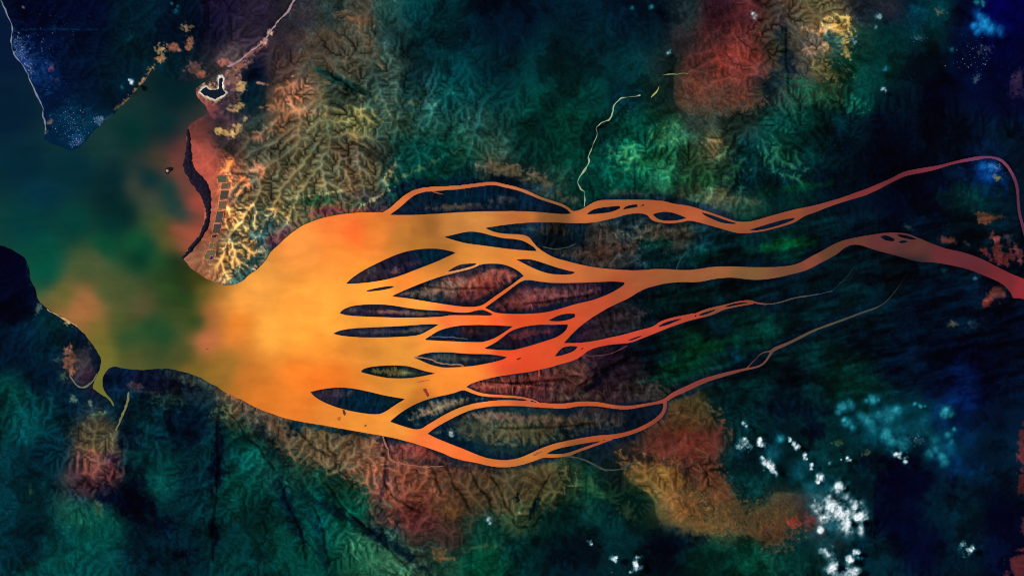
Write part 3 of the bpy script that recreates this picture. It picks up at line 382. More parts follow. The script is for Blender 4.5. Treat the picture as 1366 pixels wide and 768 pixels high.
BL = [
 (365,562,58,17,32,(105,86,66),9,.42,.4,.85,'main',2),(425,592,58,24,18,(106,90,62),9,.42,.4,.8,'main',2),(482,612,42,32,12,(134,94,68),9,.42,.4,.8,'main',2),(545,640,46,38,10,(150,80,64),9,.42,.4,.75,'main',2),(605,652,52,32,8,(112,74,54),9,.42,.4,.75,'main',2),(685,648,60,22,-4,(98,80,54),9,.42,.4,.75,'main',2),
 (748,318,30,13,0,(6,12,16),12,.42,.4,.85,None,0),(297,262,6,38,6,(200,112,82),5,.5,.2,.8,'main',0),(303,226,8,10,0,(230,135,88),5,.52,.15,.85,'main',0),(1170,195,70,40,0,(1,8,20),20,.5,.4,.6,'main',0),(1120,240,60,20,-10,(1,14,24),14,.5,.4,.5,'main',0),  # the wide dark northeastern patch paints shadow into the ground
 # u, v, ru, rv, angle, colour, noise size, threshold, softness, gain, only, tie
 # island hearts
 (615,277,32,4,0,(92,72,60),4,.5,.25,.9,'island',1),(672,267,14,3.5,0,(70,62,62),4,.5,.25,.8,'island',1),
 (640,367,42,13,-12,(172,88,72),7,.5,.3,.9,'island',1.5),(590,384,38,9,-12,(128,98,82),6,.5,.25,.8,'island',1.5),(650,385,26,9,-10,(150,68,62),6,.5,.25,.75,'island',1.5),
 (692,402,40,8,-8,(128,62,58),6,.5,.3,.85,'island',1.5),(735,391,38,8,-4,(105,60,58),6,.5,.3,.8,'island',1.5),(680,392,8,5,0,(70,28,36),6,.5,.3,.7,'island',1),
 (532,417,26,2.4,2,(150,95,85),5,.55,.25,.8,'island',1),(575,418,26,3,2,(78,68,58),5,.5,.25,.8,'island',1),(470,413,6,2.4,-12,(85,82,80),4,.5,.25,.7,'island',1),
 (525,441,28,3,-2,(70,60,66),6,.5,.25,.8,'island',1),(560,440,14,3,-4,(82,78,70),6,.5,.25,.7,'island',1),
 (650,440,26,4.5,3,(112,58,62),6,.5,.3,.8,'island',1),(705,442,24,5,-8,(115,50,50),7,.5,.3,.75,'island',1),
 (605,476,24,4,3,(72,68,64),6,.5,.3,.7,'island',1),(655,477,14,3,3,(66,60,62),6,.5,.3,.5,'island',1),
 (540,496,26,5,2,(112,105,62),4,.5,.2,.8,'island',2),(545,500,16,2.4,2,(150,145,78),3,.55,.15,.7,'island',2),
 (452,523,13,3.5,3,(78,58,66),6,.5,.3,.7,'island',.5),(530,360,9,3,-15,(130,95,95),4,.55,.25,.7,'island',1),(495,361,9,3,-30,(62,68,66),5,.5,.3,.6,'island',1),(550,352,12,2.5,-12,(70,52,70),3,.55,.2,.7,'island',1),
 (578,542,24,4.5,-24,(125,105,88),5,.5,.2,.8,'island',2),(604,541,25,4,-16,(150,128,92),4,.5,.2,.8,'island',2),
 (665,556,62,5,4,(128,98,82),5,.5,.25,.85,'island',2),(650,572,58,11,6,(82,82,62),8,.5,.3,.8,'island',2),(705,577,48,10,-2,(92,82,52),7,.5,.3,.75,'island',2),(755,560,42,7,4,(85,68,52),7,.5,.3,.7,'island',2),(800,552,26,6,10,(58,45,45),8,.5,.3,.6,'island',1),(602,579,2.4,2.4,0,(170,180,170),3,.4,.1,.9,'island',0),
 # pale hills of the little peninsula and tidal flats
 (318,286,16,11,0,(228,168,98),6,.62,.1,.9,None,3),(308,345,22,15,-20,(236,176,100),6,.58,.1,.9,None,3),(330,330,14,10,0,(226,172,100),5,.64,.1,.85,None,3),(375,285,16,9,0,(198,160,98),5,.66,.12,.8,None,3),(322,302,20,6,5,(238,182,110),4,.6,.1,.85,None,3),(350,333,4,5,60,(245,230,190),3,.5,.1,.9,None,0),(340,357,3,2.5,60,(235,190,160),3,.5,.1,.9,None,0),(298,374,7,4,30,(240,185,125),4,.5,.15,.9,None,0),
 (303,222,9,5,-30,(245,150,85),4,.5,.12,.95,'main',2),(306,240,4,7,-10,(245,150,90),4,.5,.12,.9,'main',1),(326,240,6,10,-35,(225,130,85),4,.6,.12,.9,'main',1),(321,258,7,4,0,(225,140,85),4,.58,.12,.9,'main',1),(345,227,12,8,30,(175,110,80),4,.66,.12,.8,'main',2),
 (340,347,8,5,-40,(25,70,75),4,.55,.15,.7,'main',0),(357,305,6,16,20,(40,72,78),5,.55,.15,.7,'main',0),(330,372,16,5,-25,(40,78,78),5,.55,.15,.8,'main',0),
 (378,312,18,7,-32,(118,62,70),8,.45,.2,.9,'main',0),(366,321,8,6,-30,(105,60,75),6,.45,.2,.8,'main',0),(438,280,24,5.5,-14,(165,82,72),6,.42,.2,.9,'main',1),(433,283,10,4,-10,(85,45,72),5,.5,.2,.8,'main',0),(366,328,5,4,-35,(30,30,62),4,.42,.15,.9,'main',0),(478,280,34,4,0,(140,72,66),6,.45,.25,.8,'main',0),(505,273,14,8,-30,(35,32,55),8,.45,.25,.8,'main',0),
 (300,190,16,9,40,(50,46,50),8,.45,.2,.85,'main',0),
 # inlet shores, salt and sand
 (281,125,20,13,-8,(228,180,135),4,.6,.12,.85,'main',0),(262,128,6,9,-30,(190,95,75),6,.5,.2,.8,'main',0),(280,141,14,8,40,(160,75,72),6,.5,.2,.8,'main',0),
 (312,110,10,22,-5,(150,100,85),5,.58,.15,.8,'main',0),(322,118,6,9,20,(225,180,120),4,.6,.12,.9,'main',0),(314,142,9,6,0,(225,180,115),4,.6,.12,.9,'main',0),(318,172,5,8,10,(240,195,120),4,.5,.12,.9,'main',0),(298,176,9,4,5,(240,200,120),4,.52,.12,.9,'main',0),(309,178,5,5,0,(240,195,120),4,.52,.12,.9,'main',0),(327,159,4,3,0,(215,180,140),4,.52,.12,.9,'main',0),(306,163,10,10,0,(95,62,70),6,.55,.2,.7,'main',0),(302,130,9,14,0,(62,48,66),6,.45,.2,.8,'main',0),
 (330,75,26,4,-38,(150,95,85),4,.5,.15,.8,'main',0),(322,90,14,4,-30,(160,105,85),4,.55,.15,.8,'main',0),(352,57,6,5,-40,(205,150,130),4,.6,.12,.9,'main',0),(360,44,3,3,0,(235,200,160),3,.45,.12,.9,'main',0),(300,84,7,5,20,(190,110,95),4,.5,.15,.8,'main',0),(350,112,6,1.4,10,(205,150,110),3,.5,.12,.9,'main',0),
 (261,92,14,9,10,(130,88,75),5,.62,.12,.8,'main',0),(269,99,7,4,20,(185,105,80),4,.5,.15,.8,'main',0),(250,37,7,5,0,(190,150,105),3,.58,.12,.8,'main',0),(232,64,9,5,10,(195,120,95),4,.5,.15,.9,'main',0),(252,58,6,9,15,(195,125,95),4,.55,.15,.9,'main',0),(214,66,6,5,0,(215,180,135),3,.52,.12,.9,'main',0),(214,79,5,5,0,(215,150,105),3,.5,.12,.9,'main',0),(201,97,4,9,20,(195,140,90),3,.5,.12,.9,'main',0),(192,111,4,8,30,(205,150,105),3,.52,.12,.9,'main',0),(184,121,5,4,0,(200,145,105),3,.52,.12,.9,'main',0),(172,133,8,3.5,-40,(205,150,105),3,.52,.12,.9,'main',0),(158,143,6,2.4,-30,(140,130,90),3,.55,.12,.8,'main',0),(145,157,14,2.2,-28,(65,85,88),4,.5,.2,.7,'main',0),
 # north-west plain, town and fields
 (28,75,9,22,-28,(35,75,150),3,.64,.12,.8,'main',0),(70,40,60,1.0,0,(12,60,95),4,.5,.2,.6,'main',0),(72,38,4,3,0,(20,85,130),3,.5,.2,.7,'main',0),(31,11,2.4,2,0,(130,120,125),3,.5,.12,.8,'main',0),(69,92,4,4,0,(120,70,95),3,.55,.15,.8,'main',0),(74,107,4,3,0,(90,55,75),3,.55,.15,.6,'main',0),(104,186,10,12,0,(30,95,140),3,.64,.12,.8,'main',0),(95,160,30,25,0,(15,70,95),4,.72,.12,.6,'main',0),(132,160,6,6,0,(120,150,165),2.6,.66,.1,.8,'main',0),(66,163,3,4,0,(170,140,120),3,.5,.15,.7,'main',0),(60,177,4,3,0,(150,140,130),3,.55,.15,.7,'main',0),(45,88,30,60,-30,(25,60,110),3,.82,.1,.7,'main',0),
 (225,205,1,1,0,(40,40,60),3,.5,.2,.0,'main',0),
 # north hills
 (385,125,12,14,0,(185,115,80),6,.62,.15,.8,'main',3),(395,148,30,7,8,(178,118,80),6,.6,.15,.75,'main',3),(400,115,12,5,0,(170,105,78),6,.62,.15,.7,'main',3),(378,163,22,6,-18,(160,105,75),5,.62,.15,.7,'main',3),(345,183,10,7,0,(150,85,62),6,.6,.2,.7,'main',2),(475,26,22,7,10,(125,90,65),7,.6,.2,.7,'main',2),(475,155,32,9,5,(128,122,72),7,.6,.2,.7,'main',3),(535,135,34,3,6,(115,110,75),5,.6,.2,.6,'main',2),(440,103,30,4,30,(2,62,52),6,.5,.25,.6,'main',0),(465,112,24,4,30,(2,60,54),6,.5,.25,.6,'main',0),(500,72,34,3,60,(105,95,70),6,.6,.2,.5,'main',2),
 (980,82,30,20,20,(120,50,45),9,.55,.25,.75,'main',2),(990,105,20,10,0,(112,50,42),7,.58,.2,.6,'main',3),(990,52,26,10,10,(112,48,45),8,.55,.25,.6,'main',2),(1006,22,6,5,40,(190,150,150),4,.62,.15,.6,'main',0),(965,135,36,12,0,(88,58,48),8,.58,.2,.6,'main',3),(955,93,12,5,20,(62,32,32),6,.5,.2,.6,'main',0),(1050,75,9,34,-14,(10,22,35),8,.5,.25,.8,'main',0),(1036,62,12,16,10,(40,52,40),7,.5,.2,.6,'main',0),(1028,112,18,10,0,(5,28,38),7,.5,.2,.7,'main',2),
 (1108,36,10,9,0,(225,185,110),5,.52,.14,.9,'main',1),(1104,35,4,4,0,(252,225,180),3,.45,.15,.9,'main',0),(1126,40,8,16,-20,(195,165,90),5,.55,.15,.8,'main',2),(1128,66,5,12,-8,(205,165,90),5,.5,.15,.8,'main',1),(1092,42,16,3.5,6,(215,155,105),4,.56,.15,.85,'main',1),(1102,63,4,7,0,(225,170,120),4,.52,.15,.8,'main',0),(1112,57,9,15,-25,(52,112,108),6,.45,.25,.85,'main',0),(1085,58,14,9,0,(82,85,85),6,.52,.2,.7,'main',1),(1082,68,8,7,0,(150,110,85),5,.58,.2,.7,'main',1),(1110,97,18,10,25,(128,122,70),6,.56,.2,.7,'main',3),(1255,17,9,4,20,(135,125,100),3,.66,.12,.8,'main',0),(1222,14,12,7,0,(5,95,110),5,.6,.2,.7,'main',0),
 (950,205,14,12,-60,(135,115,80),5,.56,.2,.7,'main',2),(945,232,32,22,0,(50,110,62),5,.66,.15,.6,'main',3),(890,180,16,12,0,(80,130,70),5,.66,.15,.6,'main',3),(835,210,22,14,0,(60,110,62),5,.66,.15,.6,'main',3),(1045,215,24,12,40,(48,110,72),5,.66,.15,.6,'main',3),(1100,125,36,10,20,(30,115,72),6,.64,.15,.6,'main',3),(960,262,38,9,8,(92,88,58),9,.5,.2,.7,'main',0),(950,252,16,1.6,2,(150,160,90),3,.58,.12,.7,'main',0),(1062,250,44,5,-8,(5,72,38),10,.5,.3,.6,'main',0),
 (680,228,30,6,8,(98,80,58),6,.5,.2,.7,'main',2),(735,250,30,7,35,(85,68,52),7,.52,.2,.7,'main',2),(700,246,40,5,12,(15,38,48),8,.5,.2,.7,'main',2),(835,258,24,3.5,2,(78,68,55),5,.5,.2,.7,'main',1),(770,265,10,3,-30,(80,70,55),5,.5,.2,.6,'main',0),
 (520,235,18,4,-60,(150,130,85),4,.62,.15,.6,'main',2),(560,225,44,3,-25,(110,125,75),5,.62,.15,.6,'main',2),(540,250,26,5,-22,(12,24,42),7,.5,.2,.8,'main',0),(600,243,60,3.5,-3,(2,22,42),7,.45,.2,.8,'main',0),(410,262,44,2.2,-8,(200,180,120),4,.6,.12,.7,'main',1),(420,268,16,6,-10,(42,82,42),5,.5,.2,.7,'main',0),(470,272,34,5,0,(58,78,45),5,.52,.2,.6,'main',1),(505,262,26,2,-30,(185,165,115),4,.62,.12,.7,'main',1),
 # wedges between the river arms
 (735,305,18,5,8,(62,52,42),5,.52,.2,.7,None,2),(810,334,34,7,-6,(98,62,55),6,.5,.25,.75,None,2),(770,340,26,5,6,(78,62,55),6,.52,.2,.6,None,2),(865,311,34,6,-4,(85,72,60),6,.5,.25,.7,None,2),(900,316,22,5,0,(78,62,52),6,.5,.25,.7,None,2),(875,325,18,5,-6,(2,60,45),8,.5,.25,.8,None,0),(1052,326,34,6.5,-10,(4,88,40),9,.45,.25,.85,None,0),(985,337,30,4,-6,(2,55,38),9,.5,.25,.6,None,0),(940,338,14,6,-40,(2,55,48),8,.5,.25,.6,None,0),
 (825,425,26,7,-14,(62,40,42),6,.52,.25,.6,None,2),(900,398,40,3,-8,(2,62,52),7,.52,.25,.6,None,0),
 (690,510,56,9,-6,(122,58,50),6,.5,.3,.7,None,3),(660,514,26,6,0,(140,68,58),5,.55,.25,.7,None,3),(770,500,22,12,-30,(92,55,48),8,.5,.3,.6,None,2),(770,528,30,5,-4,(92,75,58),4,.6,.2,.6,None,3),(803,503,44,3.4,-38,(8,8,20),6,.42,.2,.9,None,0),(860,522,34,8,-3,(72,55,52),4,.62,.2,.6,None,3),(700,512,26,1.4,4,(32,18,28),4,.5,.2,.8,None,0),(905,488,28,5,-12,(4,62,32),8,.5,.25,.8,None,0),(945,463,36,7,-12,(6,72,32),9,.5,.25,.8,None,0),(884,500,32,3,-18,(8,55,32),8,.5,.25,.7,None,0),(983,478,4,8,-20,(10,75,105),5,.5,.3,.7,None,0),(1018,440,14,12,0,(2,72,55),7,.55,.25,.7,None,0),
 # far east red cuts
 (1315,291,12,6,0,(150,72,52),5,.45,.1,.9,'main',0),(1333,289,6,2,-6,(150,72,52),3,.5,.1,.9,'main',0),(1265,321,10,3.5,8,(130,58,52),4,.5,.12,.9,'main',0),(1290,324,8,2.5,25,(72,55,62),4,.5,.15,.7,'main',0),(1313,335,6,4.5,30,(175,55,65),4,.48,.12,.9,'main',0),(1325,316,4,3.5,20,(150,60,58),3,.48,.12,.9,'main',0),(1330,330,4.5,14,-10,(150,58,56),4,.48,.12,.9,'main',0),(1333,345,11,6,20,(165,55,60),4,.5,.12,.9,'main',0),(1348,342,10,4,10,(150,55,60),4,.5,.12,.9,'main',0),(1358,340,6,12,-30,(150,60,65),4,.52,.12,.9,'main',0),(1345,318,6,9,-10,(70,45,60),3,.6,.12,.8,'main',0),(1329,392,13,8,-35,(135,58,50),5,.48,.12,.9,'main',0),(1316,403,8,5,-50,(150,55,48),4,.48,.12,.9,'main',0),(1338,386,6,5,0,(110,50,45),4,.5,.12,.8,'main',0),
 (1269,433,6,4,0,(105,92,70),3,.58,.1,.8,'main',0),(1298,432,7,6,0,(55,70,95),4,.6,.15,.7,'main',0),(1260,360,4,2.5,0,(20,95,90),3,.5,.2,.8,'main',0),(1301,371,2.4,2.4,0,(80,120,130),3,.5,.2,.8,'main',0),(1211,303,5,2.4,30,(75,85,80),3,.5,.2,.7,'main',0),
 (1319,226,26,18,30,(10,75,165),9,.58,.25,.8,'main',0),(1332,238,3,3,0,(185,165,65),2.6,.45,.1,.95,'main',0),(1325,222,12,6,20,(110,160,215),2.6,.72,.08,.9,'main',0),(1326,235,3,3,0,(150,175,185),2.6,.5,.1,.9,'main',0),(1290,265,34,16,10,(6,68,62),9,.55,.3,.7,'main',0),
 (1365,610,6,34,0,(122,48,52),5,.5,.1,.95,'main',0),(1362,650,5,10,0,(112,44,50),5,.5,.1,.9,'main',0),(1360,755,13,16,20,(112,44,48),6,.48,.1,.95,'main',0),(1372,700,8,10,20,(120,45,50),5,.5,.1,.9,'main',0),
 (1357,115,10,15,10,(52,38,72),5,.52,.15,.9,'main',0),(1358,103,6,4,0,(60,48,72),4,.52,.15,.8,'main',0),(1302,104,6,7,40,(80,98,110),2.4,.7,.1,.8,'main',0),(1313,66,14,14,0,(70,80,110),2.4,.86,.08,.8,'main',0),(1225,51,9,3,0,(60,105,90),2.4,.66,.1,.8,'main',0),(1080,700,0.5,.5,0,(0,0,0),3,.5,.2,0,'main',0),
 # south: red and ochre soil
 (935,668,30,16,30,(30,42,34),4,.66,.1,.8,'main',3),(1000,694,40,16,12,(22,44,36),5,.64,.1,.8,'main',3),(895,648,26,8,34,(64,66,34),5,.6,.14,.7,'main',2),
 (912,590,42,15,-16,(122,58,48),8,.48,.14,.85,'main',1.5),(928,555,22,13,0,(92,72,42),7,.5,.2,.8,'main',2),(940,612,14,12,0,(95,52,42),5,.58,.15,.8,'main',3),(925,625,26,10,10,(32,28,32),4,.6,.12,.7,'main',4),(955,650,14,34,-32,(126,76,48),6,.5,.15,.85,'main',2),(880,640,40,13,32,(150,108,52),7,.46,.15,.85,'main',2),(915,665,18,10,35,(150,98,54),6,.52,.15,.8,'main',3),(955,682,38,14,20,(112,84,50),5,.56,.14,.8,'main',3),(1010,692,44,16,12,(105,82,48),5,.56,.14,.75,'main',3),(1030,712,22,14,20,(108,70,46),4,.58,.14,.8,'main',3),(1056,696,8,6,0,(185,75,60),4,.48,.14,.9,'main',1),(1083,694,14,8,-10,(165,72,60),4,.52,.14,.9,'main',1),(860,612,30,5,10,(28,26,30),7,.5,.2,.7,'main',0),(835,680,16,9,45,(78,95,58),5,.54,.15,.7,'main',1),(795,652,34,9,20,(55,95,55),6,.56,.2,.65,'main',2),
 (565,600,30,8,6,(150,66,60),5,.5,.2,.8,'main',3),(540,655,34,26,20,(178,95,70),6,.58,.2,.65,'main',4),(495,610,16,22,10,(175,115,82),5,.55,.2,.7,'main',4),(512,650,14,24,-20,(165,98,78),5,.58,.2,.65,'main',4),(592,680,22,6,5,(158,112,62),8,.5,.25,.8,'main',0),(560,690,22,22,0,(88,40,42),9,.5,.25,.7,'main',2),(355,560,34,10,25,(128,100,80),4,.56,.2,.75,'main',4),(385,578,18,14,0,(125,100,76),4,.58,.2,.7,'main',4),(430,590,40,12,12,(115,100,68),4,.56,.2,.65,'main',4),(440,572,60,4,10,(5,38,48),6,.48,.2,.85,'main',2),(395,570,10,9,0,(4,34,46),5,.5,.2,.8,'main',1),(520,590,9,12,20,(38,28,48),5,.46,.2,.9,'main',0),(513,640,4,26,14,(45,28,45),4,.5,.2,.7,'main',0),(610,622,50,4,8,(38,32,42),6,.5,.2,.8,'main',1),(690,645,52,14,-8,(105,92,62),6,.54,.2,.65,'main',4),(725,655,22,16,-40,(110,105,62),6,.55,.2,.6,'main',3),(690,662,3,5,0,(3,22,30),3,.42,.15,.9,'main',0),(712,678,4,17,28,(3,32,38),4,.45,.15,.9,'main',0),(640,730,30,4,-4,(70,85,55),4,.56,.2,.6,'main',1),(585,738,9,9,30,(125,92,58),4,.52,.14,.85,'main',0),(598,745,8,3,10,(125,92,58),4,.5,.14,.85,'main',0),(650,745,34,14,0,(4,82,50),8,.55,.25,.6,'main',1),
 (520,745,38,20,30,(78,118,75),4,.66,.14,.6,'main',4),(455,655,50,14,25,(5,88,60),8,.55,.3,.5,'main',2),(480,700,70,5,32,(3,24,34),8,.46,.2,.85,'main',0),(530,730,34,5,38,(3,26,36),7,.46,.2,.8,'main',0),(428,730,5,42,-14,(2,28,38),6,.48,.2,.7,'main',0),(390,690,8,38,-18,(2,26,38),6,.48,.2,.8,'main',0),(375,660,8,24,-35,(2,26,38),6,.5,.2,.7,'main',0),(350,580,10,40,-38,(2,32,40),6,.5,.2,.5,'main',0),
 (298,550,12,12,0,(120,130,80),5,.62,.14,.7,'main',3),(315,568,9,9,0,(85,112,75),5,.62,.14,.7,'main',3),(310,590,30,20,0,(6,78,62),8,.6,.2,.5,'main',2),(290,600,6,44,6,(1,14,30),6,.46,.18,.9,'main',0),(292,630,9,16,0,(1,10,28),6,.46,.18,.9,'main',0),(286,708,6,14,0,(1,10,28),6,.46,.18,.9,'main',0),(250,740,14,8,-10,(1,12,26),6,.46,.18,.9,'main',0),(218,700,14,11,-30,(1,12,30),6,.46,.15,.9,'main',0),(185,675,16,16,30,(1,10,30),7,.46,.18,.9,'main',0),(150,664,30,7,6,(2,12,34),7,.46,.18,.9,'main',0),(245,570,24,22,10,(1,16,32),8,.48,.2,.8,'main',0),(172,580,16,14,10,(2,20,36),7,.48,.2,.8,'main',0),(170,625,16,5,0,(1,16,34),6,.48,.2,.7,'main',0),
 (212,510,38,9,8,(8,10,30),8,.44,.2,.85,'main',0),(160,505,22,12,10,(5,20,42),8,.46,.2,.8,'main',0),(255,507,22,5,15,(70,78,62),5,.56,.2,.7,'main',1),(178,515,9,4,0,(75,58,62),4,.52,.2,.7,'main',0),(195,523,16,2.4,3,(65,72,68),4,.56,.2,.6,'main',0),(310,525,12,5,35,(165,105,75),5,.52,.15,.8,'main',0),(225,535,26,10,0,(60,100,90),3,.72,.12,.7,'main',1),(130,585,24,18,0,(105,95,62),4,.62,.15,.7,'main',1),(122,620,12,16,-10,(118,64,54),5,.54,.18,.75,'main',1),(148,630,13,10,0,(98,50,52),5,.54,.18,.7,'main',1),(150,610,7,4,30,(30,16,36),4,.48,.18,.8,'main',0),(140,651,12,5,0,(25,16,38),4,.48,.18,.7,'main',0),(131,679,8,8,-40,(112,112,75),4,.58,.15,.7,'main',0),(115,690,26,14,0,(20,95,70),6,.6,.2,.6,'main',1),(75,748,60,9,-22,(8,92,75),6,.55,.25,.65,'main',1),(30,545,34,16,0,(6,85,78),6,.58,.25,.6,'main',1),(41,655,2,9,-5,(75,95,75),3,.5,.15,.7,'main',0),(215,650,20,12,0,(12,85,72),5,.62,.2,.6,'main',2),
 (94,480,9,14,5,(190,118,80),5,.54,.12,.9,'main',0),(90,468,4,4,0,(205,125,105),3,.45,.14,.8,'main',0),(112,478,16,14,0,(62,58,64),7,.48,.2,.7,'main',1),(115,500,18,8,-15,(62,42,52),5,.5,.2,.6,'main',1),(105,450,12,10,40,(6,28,45),7,.5,.2,.7,'main',0),(130,478,6,18,-10,(8,22,42),6,.46,.2,.8,'main',0),(52,410,3,7,20,(120,130,110),3,.5,.15,.8,'main',0),(44,365,6,14,-10,(12,75,80),4,.55,.2,.7,'main',0),(90,430,6,4,20,(225,195,135),3,.5,.15,.9,'main',0),(98,533,4,6,-30,(130,140,105),3,.5,.14,.8,'main',0),(121,537,3,4,0,(110,125,100),3,.5,.14,.8,'main',0),(132,552,9,2.4,-18,(115,130,70),3,.5,.14,.8,'main',0),(75,480,4,3,0,(95,110,80),3,.5,.14,.8,'main',0),(84,502,4,6,-20,(90,110,75),3,.55,.14,.8,'main',0),
 # south east; dark patches by the clouds are cloud shadow painted into the ground
 (1165,560,40,26,-10,(2,72,78),9,.6,.25,.6,'main',0),(1265,545,34,30,0,(4,42,105),12,.55,.3,.6,'main',0),(1290,515,26,22,30,(4,32,92),12,.55,.3,.6,'main',0),(1275,615,26,14,30,(4,62,115),9,.58,.3,.7,'main',0),(1205,640,44,22,10,(1,3,26),12,.45,.25,.85,'main',0),(1085,573,14,16,0,(1,6,22),8,.45,.2,.8,'main',0),(1060,545,44,8,0,(1,10,26),8,.48,.2,.7,'main',0),(1340,690,13,9,0,(2,4,30),6,.45,.14,.9,'main',0),(1200,700,26,40,0,(2,5,28),12,.5,.25,.7,'main',0),(890,723,26,14,0,(1,10,26),8,.48,.2,.7,'main',0),(925,720,14,8,0,(1,8,24),7,.48,.2,.7,'main',0),(1003,610,26,12,0,(2,28,40),8,.5,.25,.6,'main',0),(1225,586,8,6,0,(120,150,150),2.4,.72,.08,.7,'main',0),(1118,590,8,4,-20,(100,115,80),2.6,.62,.1,.7,'main',0),(1155,604,6,4,-30,(110,110,80),2.6,.6,.1,.7,'main',0),
 (1140,515,30,14,-10,(8,62,45),8,.55,.25,.6,'main',0),(1120,490,22,10,-20,(4,55,40),8,.55,.25,.6,'main',0),(1085,520,22,12,0,(2,62,62),7,.58,.25,.6,'main',0),
]
for n_, b in enumerate(BL):
    dim = .82 if (b[1] > 535 and b[5][0] > b[5][1] and b[0] > 310 and b[10] != 'island') else 1.0
    blot(b[0], b[1], b[2], b[3], b[4], tuple(np.array(b[5]) * dim), 300 + n_, b[6], b[7], b[8], b[9], b[10], b[11])
# salt crust round the small lake
k = sstep(3.2, .6, lake + (fbm(GU, GV, 4, 91, 3) - .5) * 4)[..., None]
base = base * (1 - k * .9) + np.array([225, 215, 195.]) * k * .9
# dark mangrove belt along every bank of the delta
gland = np.where(isl_min < 0, -isl_min, np.where(GU > 470, g_main, CAP))
rim = sstep(7.0, 1.5, gland + (fbm(GU, GV, 7, 93, 3) - .5) * 7 + (fbm(GU, GV, 40, 94, 2) - .5) * 16) * sstep(480, 540, GU)
rim = np.maximum(rim, sstep(2.4, 0.4, np.where(isl_min < 0, -isl_min, CAP)))[..., None] * .72
rimc = np.where((GU > 1090)[..., None], np.array([2, 18, 32.]), np.array([12, 24, 40.]))
base = base * (1 - rim) + rimc * rim
# plant cover follows the drainage: bare pale crests, dense dark growth along the gullies
CONT = [(330,300,1.15),(310,345,1.15),(370,290,1.1),(400,200,1.0),(450,150,1.0),(480,240,1.1),(420,60,.7),(350,60,.5),(540,130,.8),(560,230,.8),(620,200,.7),(580,60,.45),(680,60,.3),(760,100,.3),(720,200,.5),(850,200,.7),(880,60,.4),(960,90,.7),(1060,60,.8),(1110,60,.9),(1030,170,.7),(940,220,.7),(1100,140,.6),(1180,60,.4),(1250,120,.25),(1200,220,.2),(1330,100,.3),(1320,260,.3),(150,60,.35),(100,140,.45),(60,60,.4),(280,150,.4),(340,130,.25),
(30,400,.3),(60,480,.35),(40,560,.5),(60,680,.4),(130,620,.8),(180,550,.55),(200,680,.4),(280,600,.5),(340,640,.55),(360,560,.8),(430,590,.75),(500,620,.75),(540,660,.65),(600,640,.6),(680,650,.6),(740,650,.6),(420,690,.55),(500,730,.6),(620,730,.4),(760,720,.3),(880,730,.25),(800,640,.45),
(700,515,.9),(800,500,.6),(860,520,.7),(900,590,.5),(930,640,.75),(1000,690,.6),(1060,640,.35),(1100,520,.3),(1250,560,.2),(1300,700,.2),(1000,440,.35),(900,450,.4),(1100,380,.3),(1250,400,.25),(820,330,.8),(900,320,.7),(1000,330,.4),(700,305,.6),(820,420,.6)]
con = field([(a, b, c, c, c) for a, b, c in CONT], 25, 2.0)[..., 0]
flat = sstep(300, 285, GU) * sstep(100, 140, GV) * sstep(390, 350, GV)
con = con * (1 - .8 * flat)
con = np.where(isl_min < 1, .5, con)
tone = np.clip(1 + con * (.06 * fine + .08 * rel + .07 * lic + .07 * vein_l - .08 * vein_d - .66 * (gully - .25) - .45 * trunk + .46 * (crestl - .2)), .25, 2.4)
marsh = sstep(730, 850, GU) * sstep(272, 300, GV) * sstep(570, 500, GV) * np.where(isl_min < 1, 0, 1)
ca_, sa_ = math.cos(math.radians(-13)), math.sin(math.radians(-13))
fx_ = GU * ca_ + GV * sa_; fy_ = -GU * sa_ + GV * ca_
fy_ = fy_ + 10 * (fbm(GU, GV, 70, 371, 3) - .5)
strk = fbm(fx_ * .2, fy_, 7, 373, 5, .62)
wedge = np.maximum(np.where(isl_min < 1, 1, 0), sstep(600, 640, GU) * sstep(272, 300, GV) * sstep(640, 590, GV) * sstep(960, 900, GU) * np.where(wat < CAP, 1, 1))
hatch = np.clip(1 + con * (.06 * fine + .40 * lic - .26 * (gully - .25) + .12 * (crestl - .2)), .3, 2.2)
tone = tone * (1 - wedge) + hatch * wedge
tone = tone * (1 + marsh * np.clip(2.6 * (strk - .5), -.38, .8))
# wooded creek lines
DARK = [[(512,575),(516,600),(511,625),(514,645),(522,660),(540,672),(560,682)],[(436,580),(441,600),(446,614),(456,630),(470,646)],[(396,572),(410,588),(424,600),(440,607)],[(596,624),(606,645),(618,665),(628,682)],[(628,628),(640,650),(650,668),(655,680)],[(655,636),(668,660),(680,682),(690,700),(705,707),(718,700),(722,688)],[(735,630),(722,650),(712,670),(706,692)],[(574,622),(582,640),(588,660)],[(290,556),(288,620),(293,650),(286,700),(284,745)],[(372,640),(385,665),(398,700),(408,745)],[(420,678),(432,715),(440,755)],[(438,648),(470,690),(510,720),(545,758)],[(300,545),(330,580),(352,604),(366,625)],[(436,92),(455,110),(470,121),(486,126)],[(836,140),(812,160),(795,172)],[(1048,40),(1046,70),(1055,100),(1052,125)],[(470,190),(500,205),(522,226)],[(700,405),(740,402),(790,393)],[(555,380),(610,386),(660,384)],[(640,508),(690,512),(750,506)],[(660,570),(720,571),(790,564)],[(770,515),(810,495),(850,470)]]
dl = np.full((H, W), CAP)
for k_, P_ in enumerate(DARK):
    P_ = soften3([(a, b, .35) for a, b in P_], 2)
    n_ = len(P_); jit = (vnoise(np.arange(n_) * 1.0, np.zeros(n_), 2.5, 700 + k_) - .5) * 7
    P_[1:-1, 0] += jit[1:-1]; P_[1:-1, 1] += np.roll(jit, 3)[1:-1] * .6
    for i in range(n_ - 1): seg_dist(dl, P_[i], P_[i + 1], .4, .4)
tone = tone * (1 - .55 * sstep(2.4, .3, dl + (fbm(GU, GV, 5, 377, 2) - .5) * 3))
